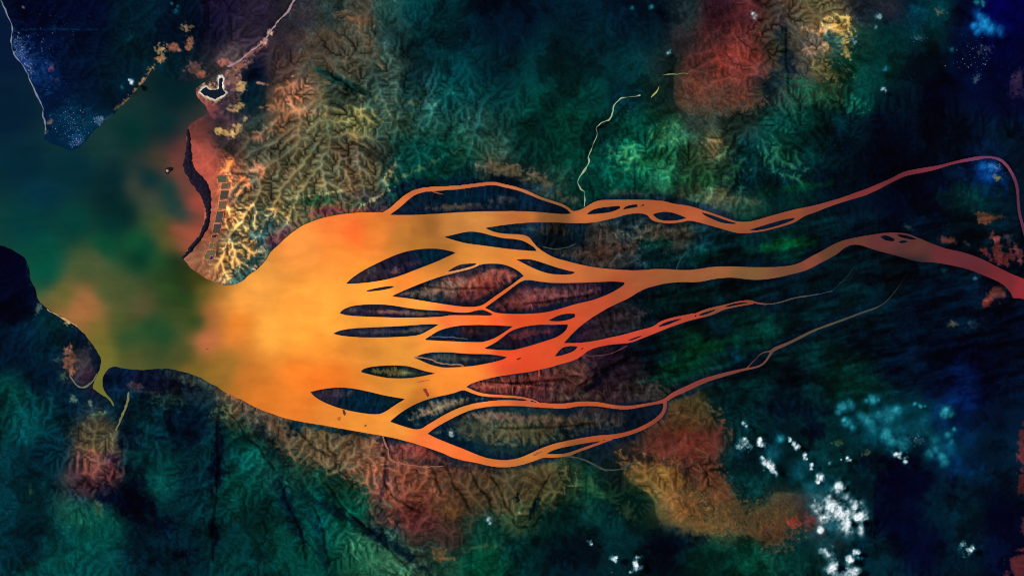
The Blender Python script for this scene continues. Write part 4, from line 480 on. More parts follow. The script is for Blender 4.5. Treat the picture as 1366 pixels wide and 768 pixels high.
# darker, denser woods in ragged stands
wood = fbm(GU, GV, 46, 301, 6, .62)
green = sstep(.02, .10, (lin(base)[..., 1] - lin(base)[..., 0]) / (lin(base).sum(-1) + .004))
stand = 1 - green * .40 * sstep(.49, .59, wood + .012 * vein_d + .01 * fine) * np.where(isl_min < 1, 0, 1) * (1 - .75 * sstep(320, 280, GU) * sstep(240, 200, GV)) * (1 - flat)
pale = 1 + green * .45 * sstep(.44, .36, fbm(GU, GV, 34, 331, 6, .66)) * sstep(.3, .7, con)
tone = tone * stand * pale
mott = (.86 + .28 * fbm(GU, GV, 5, 61, 4, .75)) * (1 + .9 * sstep(.74, .86, fbm(GU, GV, 4.5, 67, 2)) * sstep(.45, .7, fbm(GU, GV, 50, 68, 2)))
blotch = np.clip(1 + 1.6 * (fbm(GU, GV, 34, 63, 6, .6) - .5), .5, 1.6) * np.where(isl_min < 1, 1, 1.06)
base = base * (1 - marsh[..., None] * np.array([.22, .12, .15]))
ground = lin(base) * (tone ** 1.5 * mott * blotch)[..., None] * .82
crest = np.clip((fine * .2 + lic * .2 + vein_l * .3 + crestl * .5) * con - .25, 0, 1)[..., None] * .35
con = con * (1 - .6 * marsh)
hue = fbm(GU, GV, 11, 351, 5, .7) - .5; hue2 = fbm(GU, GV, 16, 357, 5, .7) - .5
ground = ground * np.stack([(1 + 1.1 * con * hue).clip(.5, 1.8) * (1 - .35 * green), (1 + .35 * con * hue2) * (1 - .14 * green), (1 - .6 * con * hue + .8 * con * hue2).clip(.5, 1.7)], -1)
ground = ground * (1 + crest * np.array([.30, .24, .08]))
darken_ = 1 - .22 * sstep(1080, 1180, GU) * sstep(340, 260, GV) - .18 * sstep(600, 660, GU) * sstep(870, 820, GU) * sstep(130, 80, GV)  # darker ground in the northeast and at the top centre
ground = ground * darken_[..., None]
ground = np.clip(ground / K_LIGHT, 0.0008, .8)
silt = field(SILT, 9, 1.9, 2, 5, 51)
bay = (sstep(560, 470, GU))[..., None]
sb = np.stack([blur(silt[..., k], 4, 2) for k in range(3)], -1)
silt = silt * (1 - bay) + sb * bay
wxx = GU + 30 * (fbm(GU, GV, 80, 72, 3) - .5); wyy = GV + 34 * (fbm(GU, GV, 90, 73, 3) - .5)
sw = fbm(wxx * .35, wyy, 16, 71, 5, .62)
sw2 = fbm(wxx * .10, wyy, 5, 75, 3, .6)
silt = lin(silt) * (1 + .36 * (sw - .5) + .10 * (sw2 - .5))[..., None]
silt = np.clip(silt / K_LIGHT, .0008, .85)

# ------------------------------------------------------------------ heights
hill = (.05 + .06 * fbm(GU, GV, 140, 81, 2) + .19 * con) * (1 - .85 * flat)
low = sstep(480, 560, GU) * sstep(255, 290, GV) * sstep(640, 600, GV)
hill = hill * (1 - .45 * low)
LAMP = sstep(.5, 1.0, blur((g_all > 0).astype(float), 14, 2)) * .92 + .08
pst = np.full((H, W), CAP); seg_dist(pst, (298, 232), (278, 347), 11, 11)
hill = hill * (.12 + .88 * sstep(0, 10, pst))
def height(g):
    up = LAMP
    near = sstep(.5, 5, crk)
    z = .05 * (1 - np.exp(-np.maximum(g, 0) / 1.6)) + hill * (up * .9 + .1 * sstep(0, 3, g)) * near * (.62 + .26 * rel + .07 * fine + .035 * lic).clip(0, 1.8)
    z = z * (1 - .9 * sstep(4, 0, lake))
    return np.where(g > 0, z, np.maximum(-.3, g * .05))
Z = height(g_main)

# ------------------------------------------------------------------ materials
def new_mat(name):
    m = bpy.data.materials.new(name); m.use_nodes = True
    nt = m.node_tree; b = nt.nodes['Principled BSDF']
    return m, nt, b
def ground_material(name, attr, scale, lo, hi, rough=.95, spec=.0, bump=0.0):
    m, nt, b = new_mat(name)
    a = nt.nodes.new('ShaderNodeAttribute'); a.attribute_name = attr
    tc = nt.nodes.new('ShaderNodeTexCoord')
    n1 = nt.nodes.new('ShaderNodeTexNoise'); n1.inputs['Scale'].default_value = scale; n1.inputs['Detail'].default_value = 6; n1.inputs['Roughness'].default_value = .65
    nt.links.new(tc.outputs['Object'], n1.inputs['Vector'])
    mr = nt.nodes.new('ShaderNodeMapRange'); mr.inputs[1].default_value = .3; mr.inputs[2].default_value = .7; mr.inputs[3].default_value = lo; mr.inputs[4].default_value = hi
    nt.links.new(n1.outputs['Fac'], mr.inputs[0])
    mx = nt.nodes.new('ShaderNodeVectorMath'); mx.operation = 'SCALE'
    nt.links.new(a.outputs['Color'], mx.inputs[0]); nt.links.new(mr.outputs[0], mx.inputs['Scale'])
    nt.links.new(mx.outputs[0], b.inputs['Base Color'])
    b.inputs['Roughness'].default_value = rough; b.inputs['Specular IOR Level'].default_value = spec
    if bump:
        bp = nt.nodes.new('ShaderNodeBump'); bp.inputs['Strength'].default_value = bump; bp.inputs['Distance'].default_value = .05
        nt.links.new(n1.outputs['Fac'], bp.inputs['Height']); nt.links.new(bp.outputs[0], b.inputs['Normal'])
    return m
M_land = ground_material('soil_and_scrub', 'cover', 4.0, .86, 1.14, bump=.15)
M_isle = ground_material('mangrove_mud', 'cover', 4.0, .86, 1.14, bump=.15)
M_silt = ground_material('silty_water', 'cover', .35, .93, 1.07, rough=.4, spec=.004)
def plain(name, col, rough=.9, var=.25, scale=4.0, spec=.1):
    m, nt, b = new_mat(name)
    c = albedo(col)
    tc = nt.nodes.new('ShaderNodeTexCoord'); n1 = nt.nodes.new('ShaderNodeTexNoise'); n1.inputs['Scale'].default_value = scale; n1.inputs['Detail'].default_value = 5
    nt.links.new(tc.outputs['Object'], n1.inputs['Vector'])
    cr = nt.nodes.new('ShaderNodeValToRGB')
    cr.color_ramp.elements[0].position = .3; cr.color_ramp.elements[1].position = .7
    cr.color_ramp.elements[0].color = (*np.clip(c * (1 - var), 0, 1), 1); cr.color_ramp.elements[1].color = (*np.clip(c * (1 + var), 0, 1), 1)
    nt.links.new(n1.outputs['Fac'], cr.inputs[0]); nt.links.new(cr.outputs[0], b.inputs['Base Color'])
    b.inputs['Roughness'].default_value = rough; b.inputs['Specular IOR Level'].default_value = spec
    return m

# ------------------------------------------------------------------ mesh helpers
def make_mesh(name, V, Q, mats, cover=None, smooth=True, extra=None):
    V = np.asarray(V, np.float32); Q = np.asarray(Q, np.int32)
    me = bpy.data.meshes.new(name)
    me.vertices.add(len(V)); me.vertices.foreach_set('co', V.ravel())
    nv = Q.shape[1]
    me.loops.add(Q.size); me.loops.foreach_set('vertex_index', Q.ravel())
    me.polygons.add(len(Q)); me.polygons.foreach_set('loop_start', np.arange(0, Q.size, nv, dtype=np.int32))
    me.polygons.foreach_set('loop_total', np.full(len(Q), nv, np.int32)) if False else None
    me.update(calc_edges=True)
    if smooth: me.polygons.foreach_set('use_smooth', np.ones(len(Q), bool))
    if cover is not None:
        at = me.attributes.new('cover', 'FLOAT_COLOR', 'POINT')
        c = np.ones((len(V), 4), np.float32); c[:, :3] = cover; at.data.foreach_set('color', c.ravel())
    if extra is not None:
        at = me.attributes.new('thick', 'FLOAT', 'POINT'); at.data.foreach_set('value', np.asarray(extra, np.float32))
    for m in (mats if isinstance(mats, list) else [mats]): me.materials.append(m)
    ob = bpy.data.objects.new(name, me); COL.objects.link(ob)
    return ob
def grid_quads(ny, nx):
    i = np.arange(ny * nx).reshape(ny, nx)
    return np.stack([i[:-1, :-1], i[1:, :-1], i[1:, 1:], i[:-1, 1:]], -1).reshape(-1, 4)
def cells_to_mesh(mask, X, Y, Zz, extra_arrays):
    """keep grid cells whose four corners are in mask; returns compact verts, quads, arrays"""
    ny, nx = mask.shape
    q = grid_quads(ny, nx); mk = mask.ravel()
    q = q[mk[q].all(1)]
    used = np.unique(q); rm = np.full(ny * nx, -1); rm[used] = np.arange(len(used))
    V = np.stack([X.ravel()[used], Y.ravel()[used], Zz.ravel()[used]], 1)
    return V, rm[q], [e.reshape(ny * nx, -1)[used] for e in extra_arrays]
def tag(o, label=None, cat=None, group=None, kind=None):
    if label: o['label'] = label
    if cat: o['category'] = cat
    if group: o['group'] = group
    if kind: o['kind'] = kind
    return o

# ------------------------------------------------------------------ terrain and water
grow = np.cumsum(4.0 * 1.45 ** np.arange(17))
eu = np.concatenate([U0 - grow[::-1], gu, gu[-1] + grow]); ev = np.concatenate([V0 - grow[::-1], gv, gv[-1] + grow])
iu = np.concatenate([np.zeros(17, int), np.arange(W), np.full(17, W - 1)]); iv = np.concatenate([np.zeros(17, int), np.arange(H), np.full(17, H - 1)])
EX, EY = np.meshgrid(wx(eu), wy(ev))
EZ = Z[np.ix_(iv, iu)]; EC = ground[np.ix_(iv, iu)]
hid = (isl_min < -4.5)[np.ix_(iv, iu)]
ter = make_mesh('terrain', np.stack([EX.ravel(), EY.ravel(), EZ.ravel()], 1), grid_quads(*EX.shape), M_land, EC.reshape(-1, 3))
tag(ter, kind='structure')
st = 2
wu = np.concatenate([U0 - grow[::-1], gu[::st], gu[-1] + grow]); wv = np.concatenate([V0 - grow[::-1], gv[::st], gv[-1] + grow])
ju = np.concatenate([np.zeros(17, int), np.arange(0, W, st), np.full(17, W - 1)]); jv = np.concatenate([np.zeros(17, int), np.arange(0, H, st), np.full(17, H - 1)])
wg = np.minimum(wat, CAP)
near = blur((wat < 7).astype(float), 2, 1) > 0.01
near = near[np.ix_(jv, ju)]
WX, WY = np.meshgrid(wx(wu), wy(wv))
V, Q, (C,) = cells_to_mesh(near, WX, WY, np.zeros_like(WX), [silt[np.ix_(jv, ju)]])
tag(make_mesh('water', V, Q, M_silt, C), kind='structure')

# ------------------------------------------------------------------ islands
for (P, lab), s in zip(ISL, isl_sdf):
    P = np.array(P)
    i0 = int((P[:, 0].min() - 8 - U0) / GS); i1 = int((P[:, 0].max() + 8 - U0) / GS) + 1
    j0 = int((P[:, 1].min() - 8 - V0) / GS); j1 = int((P[:, 1].max() + 8 - V0) / GS) + 1
    sl = (slice(j0, j1), slice(i0, i1))
    g = -s.astype(float)
    gloc = g[sl] + wob[sl] * .5
    zz = height(np.where(True, g, g))[sl]
    zz = np.where(gloc <= 0, np.maximum(-.2, gloc * .05), zz)
    V, Q, (C,) = cells_to_mesh(gloc > -3.5, wx(GU[sl]), wy(GV[sl]), zz, [ground[sl]])
    o = make_mesh('island', V, Q, M_isle, C)
    tag(o, lab, 'island', 'islands between the river channels')

# ------------------------------------------------------------------ creeks, river beds, beaches draped on the land
CM = {}
def ribbon(pts, col, name, seed):
    P = soften3(np.array(pts), 3)
    d = np.hypot(*np.diff(P[:, :2], axis=0).T); s = np.concatenate([[0], np.cumsum(d)])
    n = max(8, int(s[-1] / 1.0)); t = np.linspace(0, s[-1], n)
    u = np.interp(t, s, P[:, 0]); v = np.interp(t, s, P[:, 1]); w = np.interp(t, s, P[:, 2])
    u = u + (vnoise(t, t * 0, 5, seed) - .5) * 1.2; v = v + (vnoise(t, t * 0, 5, seed + 1) - .5) * 1.2
    w = w * (.65 + .8 * vnoise(t, t * 0, 4 if name != 'riverbed' else 5, seed + 2))
    if name == 'riverbed': w = w * (.1 + .85 * vnoise(t, t * 0, 9, seed + 3))
    if name == 'beach': w = w * (.25 + .9 * vnoise(t, t * 0, 7, seed + 3))
    w[0] *= .4; w[-1] *= .3
    tu = np.gradient(u); tv = np.gradient(v); L = np.hypot(tu, tv) + 1e-9; nu, nv = -tv / L, tu / L
    V = []; 
    zt = np.maximum(np.maximum(bil(ZALL, u + nu * w, v + nv * w), bil(ZALL, u - nu * w, v - nv * w)), bil(ZALL, u, v)) + .012
    zt = np.maximum(zt, .02)
    for k, sgn in enumerate((-1, 0, 1)):
        V.append(np.stack([wx(u + sgn * nu * w), wy(v + sgn * nv * w), zt + (0.0 if sgn else .004)], 1))
    V = np.stack(V, 1).reshape(-1, 3)
    key = (col, name)
    if key not in CM: CM[key] = plain(name + '_surface', col, .6 if name == 'creek' else .95, .22, 2.5)
    o = make_mesh(name, V, grid_quads(n, 3), CM[key]); tag(o, kind='structure')
ZALL = np.where(isl_min < 0, height(-isl_min), Z)
for k, (pts, col, nm) in enumerate(CREEKS): ribbon(pts, col, nm, 500 + 7 * k)

# salt lake
def flat_poly(name, P, mat, z, seed=0):
    P = soften(P, 1); n = len(P); c = P.mean(0)
    s0 = poly_sdf(P)
    i0 = int((P[:, 0].min() - 4 - U0) / GS); i1 = int((P[:, 0].max() + 4 - U0) / GS) + 1
    j0 = int((P[:, 1].min() - 4 - V0) / GS); j1 = int((P[:, 1].max() + 4 - V0) / GS) + 1
    X, Y = np.meshgrid(np.arange(gu[i0], gu[i1], .5), np.arange(gv[j0], gv[j1], .5))
    d = bil(s0, X, Y) + (fbm(X, Y, 3, seed, 2) - .5) * 2.0
    zz = np.full(X.shape, z)
    V, Q, _ = cells_to_mesh(d < 0, wx(X), wy(Y), zz, [])
    return make_mesh(name, V, Q, mat)
zl = float(np.max(np.where(lake < 1, Z, -1)))
tag(flat_poly('salt_lake', LAKE, plain('lake_water', (4, 20, 38), .3, .2, 2), zl + .01, 4), kind='structure')

# mangrove belt on the western tidal flat
i0, i1, j0, j1 = [int((a - b) / GS) for a, b in ((236, U0), (290, U0), (166, V0), (352, V0))]
X, Y = np.meshgrid(np.arange(gu[i0], gu[i1], .6), np.arange(gv[j0], gv[j1], .6))
d = -(bil(cres, X, Y) + .5 + (fbm(X, Y, 5, 15, 4, .65) - .5) * 4.5)
zb = np.maximum(bil(Z, X, Y), 0)
zz = zb + np.where(d > 0, .03 + .16 * np.minimum(d / 3, 1) * (.4 + fbm(X, Y, 2.2, 16, 2)), -.04)
cc = albedo((28, 24, 38))[None, None, :] * (.6 + .9 * fbm(X, Y, 4, 19, 3))[..., None]
V, Q, (C,) = cells_to_mesh(d > -1.2, wx(X), wy(Y), zz, [cc])
tag(make_mesh('mangrove_belt', V, Q, M_isle, C), 'dark purple crescent of mangrove along the red tidal flat', 'mangrove belt')
# islet on the flat
def mound(name, P, col, zt, label, cat, group=None, seed=1, rag=1.2, core=None):
    P = soften(np.array(P, float), 2)
    s0 = poly_sdf(P)
    X, Y = np.meshgrid(np.arange(P[:, 0].min() - 3, P[:, 0].max() + 3, .5), np.arange(P[:, 1].min() - 3, P[:, 1].max() + 3, .5))
    d = -(bil(s0, X, Y) + (fbm(X, Y, 3, seed, 3) - .5) * rag * 2)
    zz = np.where(d > 0, zt * (1 - np.exp(-d / 1.5)) * (.7 + .6 * fbm(X, Y, 3, seed + 3, 2)) + .004, np.maximum(-.1, d * .05))
    c0 = albedo(col)[None, None, :] * (.75 + .5 * fbm(X, Y, 3, seed + 5, 2))[..., None]
    if core is not None:
        q = np.hypot(X - core[0], Y - core[1]) + (fbm(X, Y, 2, seed + 7, 2) - .5) * 2
        kk = sstep(core[2] + .5, core[2] - .5, q)[..., None]; c0 = c0 * (1 - kk) + albedo(core[3]) * kk
    V, Q, (C,) = cells_to_mesh(d > -1.5, wx(X), wy(Y), zz, [c0])
    return tag(make_mesh(name, V, Q, M_isle, C), label, cat, group)
mound('islet', [(219.5,228),(221,224.5),(226,222.5),(231,223.5),(231,227),(227,229),(224.5,232),(221,231.5)], (28,24,30), .12, 'round dark islet with a pale sandy middle off the red flat', 'islet', None, 21, .8, (223.6, 228, 1.7, (175,140,130)))
G = 'sandbars in the estuary'
mound('sandbar', [(564.5,518.5),(568,517),(570,521),(573.5,526),(571,529),(568,526),(565,522.5)], (135,52,48), .05, 'forked reddish brown mudbank below the eye-shaped island', 'sandbar', G, 31, 1.0)
mound('sandbar', [(551,511),(560,507.8),(572,506),(583,505.8),(572,507.2),(561,509.4)], (170,92,48), .02, 'long thin pale brown shoal just south of the eye-shaped island', 'sandbar', G, 33, .4)
mound('sandbar', [(456,546),(459,546),(462,551),(460,554.5),(457,550)], (95,50,48), .05, 'dark brown mudbank at the south edge of the fish-shaped island', 'sandbar', G, 35, .7)
mound('sandbar', [(449,557),(453,555.5),(456,556),(454,559.5),(451,561)], (185,95,40), .02, 'faint brown shoal south of the fish-shaped island', 'sandbar', G, 37, .8)
mound('sandbar', [(485.5,567.5),(488,565.4),(490,566),(487.5,569.5)], (135,78,42), .03, 'tiny brown mudbank near the southern shore', 'sandbar', G, 39, .4)
mound('sandbar', [(688.5,478.6),(692,477),(696,476.4),(693.5,479),(690,480)], (100,32,30), .03, 'tiny dark bar in the red water at the tip of the delta forks', 'sandbar', G, 41, .4)
mound('sandbar', [(772.5,466.8),(776,464),(779.5,463),(777,466)], (90,32,34), .03, 'tiny maroon bar beside the little navy lens island', 'sandbar', G, 43, .3)
mound('sandbar', [(709,606.5),(716,602.5),(725,600.5),(722,604),(713,608)], (150,92,52), .02, 'pale shoal where the thin side branch leaves the southern channel', 'sandbar', G, 45, .6)
mound('sandbar', [(272.5,465.5),(277,463.8),(280,464.4),(276,466.4)], (120,80,50), .02, 'lone thin brown bar in the open water west of the orange plume', 'sandbar', G, 47, .3)

# ------------------------------------------------------------------ ponds on the shore
PONDS = [((290,234),(303,234),(303,243.5),(291,243.5),(78,80,60),'grey green pond at the north end of the pond row'),
 ((296,244.5),(305,244.5),(304.5,252),(295,252),(92,82,62),'small olive pond second from the north end of the row'),
 ((294.5,254.5),(305,254),(304,265.5),(293.5,266),(66,62,54),'dark grey square pond below the olive pond'),
 ((292.5,268.5),(302.5,268),(301.5,278.5),(291.5,279),(105,85,60),'brown pond above the long dark ponds'),
 ((289.5,282),(299,281.5),(296.5,297),(286.5,297),(74,66,60),'long dark pond in the middle of the row'),
 ((286,298.5),(296,298.5),(293.5,311.5),(283.5,311.5),(70,58,56),'long dark pond just south of the middle of the row'),
 ((283,313.2),(290,313.2),(289,317),(282.3,317),(42,26,44),'smallest deep purple pond of the row'),
 ((280,324),(286,324),(284.5,331.5),(278.5,331.5),(96,92,66),'little olive pond south of the purple pond'),
 ((276.5,333.5),(289,333.5),(286,345.5),(272.5,345.5),(100,90,68),'wide grey olive pond at the south end of the row'),
 ((280.5,341.5),(284.5,341.5),(284,346.8),(280,346.8),(38,34,78),'tiny blue violet pond in the corner of the wide southern pond')]
M_bank = plain('earth_bank', (205,125,84), .95, .3, 6)
for a, b, c, d, col, lab in PONDS:
    P = np.array([a, b, c, d], float); cen = P.mean(0)
    zb = float(np.max(bil(ZALL, np.append(P[:, 0], cen[0]), np.append(P[:, 1], cen[1])))) + .02
    if 'tiny blue' in lab: zb += .03
    root = bpy.data.objects.new('pond', None); COL.objects.link(root); root.location = (float(wx(cen[0])), float(wy(cen[1])), zb)
    root.empty_display_size = .1
    tag(root, lab, 'pond', 'ponds in a row along the tidal flat')
    rng = random.Random(int(a[0] * 7 + a[1]))
    def ring(off, z):
        out = []
        for p in P:
            q = p - cen; L = np.hypot(*q); q = q * (1 + off / L)
            out.append(((q[0]) * U, -(q[1]) * U, z))
        R = []
        for i in range(4):
            p0 = np.array(out[i]); p1 = np.array(out[(i + 1) % 4])
            for t in (0, .25, .5, .75):
                pt = p0 * (1 - t) + p1 * t; R.append((pt[0] + rng.uniform(-.045, .045), pt[1] + rng.uniform(-.045, .045), pt[2]))
        return R
    wv_ = ring(-.2, 0.0); n = len(wv_)
    me = bpy.data.meshes.new('water_surface'); me.from_pydata(wv_, [], [tuple(range(n))[::-1]]); me.materials.append(plain('pond_water', col, .4, .2, 3))
    o = bpy.data.objects.new('water_surface', me); COL.objects.link(o); o.parent = root
    r0, r1, r2, r3 = ring(-.5, -.02), ring(-.05, .02), ring(.4, .02), ring(.9, -.06)
    Vv = r0 + r1 + r2 + r3; F = []
    for k in range(3):
        for i in range(n): F.append((k * n + i, k * n + (i + 1) % n, (k + 1) * n + (i + 1) % n, (k + 1) * n + i))
    me = bpy.data.meshes.new('bank'); me.from_pydata(Vv, [], F); me.materials.append(M_bank)
    o = bpy.data.objects.new('bank', me); COL.objects.link(o); o.parent = root

# ------------------------------------------------------------------ town roofs on the west coast (too many and too small to count)
rng = np.random.RandomState(12)
pts = []
for (cu0, cv0, su, sv, ang, num) in ((27,68,5,13,-20,420),(37,90,4,9,-30,200),(104,190,6,5,0,220),(98,165,14,12,0,160),(132,160,4,4,20,60),(60,60,24,30,0,120),(1326,222,6,4,10,60),(1225,587,5,4,0,40),(1300,75,14,14,0,60),(1225,51,6,2,0,30)):
    a = math.radians(ang)
    for _ in range(num):
        x, y = rng.randn() * su, rng.randn() * sv
        pts.append((cu0 + x * math.cos(a) - y * math.sin(a), cv0 + x * math.sin(a) + y * math.cos(a)))
pts = np.array(pts); ok = (bil(g_main, pts[:, 0], pts[:, 1]) > 3) & (np.abs(pts[:, 0] - 683) < 700); pts = pts[ok]
V = []; F = []; C = []
pal = [albedo(c) for c in ((70,105,165),(35,80,150),(110,130,170),(28,62,120),(150,165,185),(20,70,110))]
for (pu, pv) in pts:
    s = .022 + .05 * rng.rand() ** 2; t = .022 + .04 * rng.rand() ** 2; a = rng.rand() * 3.1; hh = .02 + .03 * rng.rand()
    x0, y0 = float(wx(pu)), float(wy(pv)); z0 = float(bil(ZALL, pu, pv)) - .02
    ca, sa = math.cos(a), math.sin(a); b0 = len(V)
    for dz in (0, hh + .02):
        for (px, py) in ((-s, -t), (s, -t), (s, t), (-s, t)): V.append((x0 + px * ca - py * sa, y0 + px * sa + py * ca, z0 + dz))
    F += [(b0 + 4, b0 + 5, b0 + 6, b0 + 7)] + [(b0 + k, b0 + (k + 1) % 4, b0 + 4 + (k + 1) % 4, b0 + 4 + k) for k in range(4)]
    c = pal[rng.randint(len(pal))]; C += [c * (.6 + .6 * rng.rand())] * 8
o = make_mesh('town_buildings', V, F, M_isle, np.array(C), smooth=False)
tag(o, 'blue white scatter of town buildings along the western coast', 'town', kind='stuff')

# ------------------------------------------------------------------ clouds
def cloud_material(name, tint, dens, white=(.92, .94, .93)):
    m, nt, b = new_mat(name)
    a = nt.nodes.new('ShaderNodeAttribute'); a.attribute_name = 'thick'
    tc = nt.nodes.new('ShaderNodeTexCoord'); n1 = nt.nodes.new('ShaderNodeTexNoise'); n1.inputs['Scale'].default_value = 2.4; n1.inputs['Detail'].default_value = 7; n1.inputs['Roughness'].default_value = .62
    nt.links.new(tc.outputs['Object'], n1.inputs['Vector'])
    mr = nt.nodes.new('ShaderNodeMapRange'); mr.inputs[1].default_value = .25; mr.inputs[2].default_value = .75; mr.inputs[3].default_value = .55; mr.inputs[4].default_value = 1.3
    nt.links.new(n1.outputs['Fac'], mr.inputs[0])
    mu = nt.nodes.new('ShaderNodeMath'); mu.operation = 'MULTIPLY'; nt.links.new(a.outputs['Fac'], mu.inputs[0]); nt.links.new(mr.outputs[0], mu.inputs[1])
    m2 = nt.nodes.new('ShaderNodeMath'); m2.operation = 'MULTIPLY'; m2.use_clamp = True; nt.links.new(mu.outputs[0], m2.inputs[0]); m2.inputs[1].default_value = dens
    cr = nt.nodes.new('ShaderNodeValToRGB')
    cr.color_ramp.elements[0].position = .03; cr.color_ramp.elements[0].color = (*tint, 1)
    cr.color_ramp.elements[1].position = .75; cr.color_ramp.elements[1].color = (*white, 1)
    nt.links.new(mu.outputs[0], cr.inputs[0]); nt.links.new(cr.outputs[0], b.inputs['Base Color']); nt.links.new(m2.outputs[0], b.inputs['Alpha'])
    b.inputs['Roughness'].default_value = 1; b.inputs['Specular IOR Level'].default_value = 0
    return m
M_white = cloud_material('white_cloud', (.006, .16, .20), 1.7, (.62, .68, .70))
M_veil = cloud_material('thin_cyan_cloud', (.001, .09, .14), .85, (.03, .36, .44))
M_blue = cloud_material('thin_blue_cloud', (.001, .03, .28), .9, (.01, .27, .58))
M_haze = cloud_material('thin_blue_haze', (.001, .07, .11), .34, (.01, .22, .30))
def cloud(lobes, mat, label, group, seed, z=1.6, thr=.38, freq=7, amp=1.0, tall=.3):
    Lb = np.array(lobes, float); m = Lb[:, 2].max() * 1.5 + 3
    u0, u1 = (Lb[:, 0] - Lb[:, 2] * 1.6).min() - 2, (Lb[:, 0] + Lb[:, 2] * 1.6).max() + 2
    v0, v1 = (Lb[:, 1] - Lb[:, 2] * 1.6).min() - 2, (Lb[:, 1] + Lb[:, 2] * 1.6).max() + 2
    X, Y = np.meshgrid(np.arange(u0, u1, .6), np.arange(v0, v1, .6))
    f = np.zeros(X.shape)
    for (a, b, r) in Lb: f = np.maximum(f, np.exp(-((X - a) ** 2 + (Y - b) ** 2) / (r * r) * 1.1))
    nz = fbm(X, Y, freq, seed, 5, .58)
    dn = f * .8 + (nz - .5) * 2.6 * amp * np.minimum(1, f * 2.5) - thr * .85 + .24
    th = np.clip(dn / 1.3, 0, 1.3) ** 1.7
    puff = fbm(X, Y, freq * .45, seed + 9, 3)
    r = Lb[:, 2].mean() * U
    hgt = np.sqrt(np.clip(dn, 0, 1)) * (.55 + .9 * puff) * min(tall, r * .6)
    cu0, cv0 = float(Lb[:, 0].mean()), float(Lb[:, 1].mean())
    par = 1 - z / 189.7                                   # keep its ground plan where it hangs
    XX = (wx(X)) * par - float(wx(cu0)) * par; YY = (wy(Y)) * par - float(wy(cv0)) * par
    mask = dn > 0
    if r < .6:                                            # small puffs stay in one piece
        lab_ = np.where(mask, np.arange(mask.size).reshape(mask.shape) + 1, 0)
        while True:
            p = np.pad(lab_, 1); nw = np.where(mask, np.maximum.reduce([p[a:a + mask.shape[0], b:b + mask.shape[1]] for a in range(3) for b in range(3)]), 0)
            if np.array_equal(nw, lab_): break
            lab_ = nw
        ids_, cnt_ = np.unique(lab_[mask], return_counts=True)
        if len(ids_): mask = lab_ == ids_[np.argmax(cnt_)]
    V1, Q1, (t1,) = cells_to_mesh(mask, XX, YY, hgt, [th[..., None]])
    if len(Q1) == 0: return None
    V2 = V1.copy(); V2[:, 2] = -.35 * V1[:, 2] - .01
    n = len(V1)
    # side wall along the border edges
    E = {}
    for q in Q1:
        for k in range(4):
            e = (q[k], q[(k + 1) % 4])
            if (e[1], e[0]) in E: del E[(e[1], e[0])]
            else: E[e] = 1
    side = [(b, a, a + n, b + n) for (a, b) in E]
    Q = np.concatenate([Q1, Q1[:, ::-1] + n, np.array(side, int)])
    o = make_mesh('cloud', np.concatenate([V1, V2]), Q, mat, None, True, np.concatenate([t1[:, 0], t1[:, 0]]))
    o.location = (float(wx(cu0)) * par, float(wy(cv0)) * par, z)
    tag(o, label, 'cloud', group)
    return o
GW, GC, GB = 'white clouds over the southeast', 'thin cyan clouds', 'small clouds over the north'
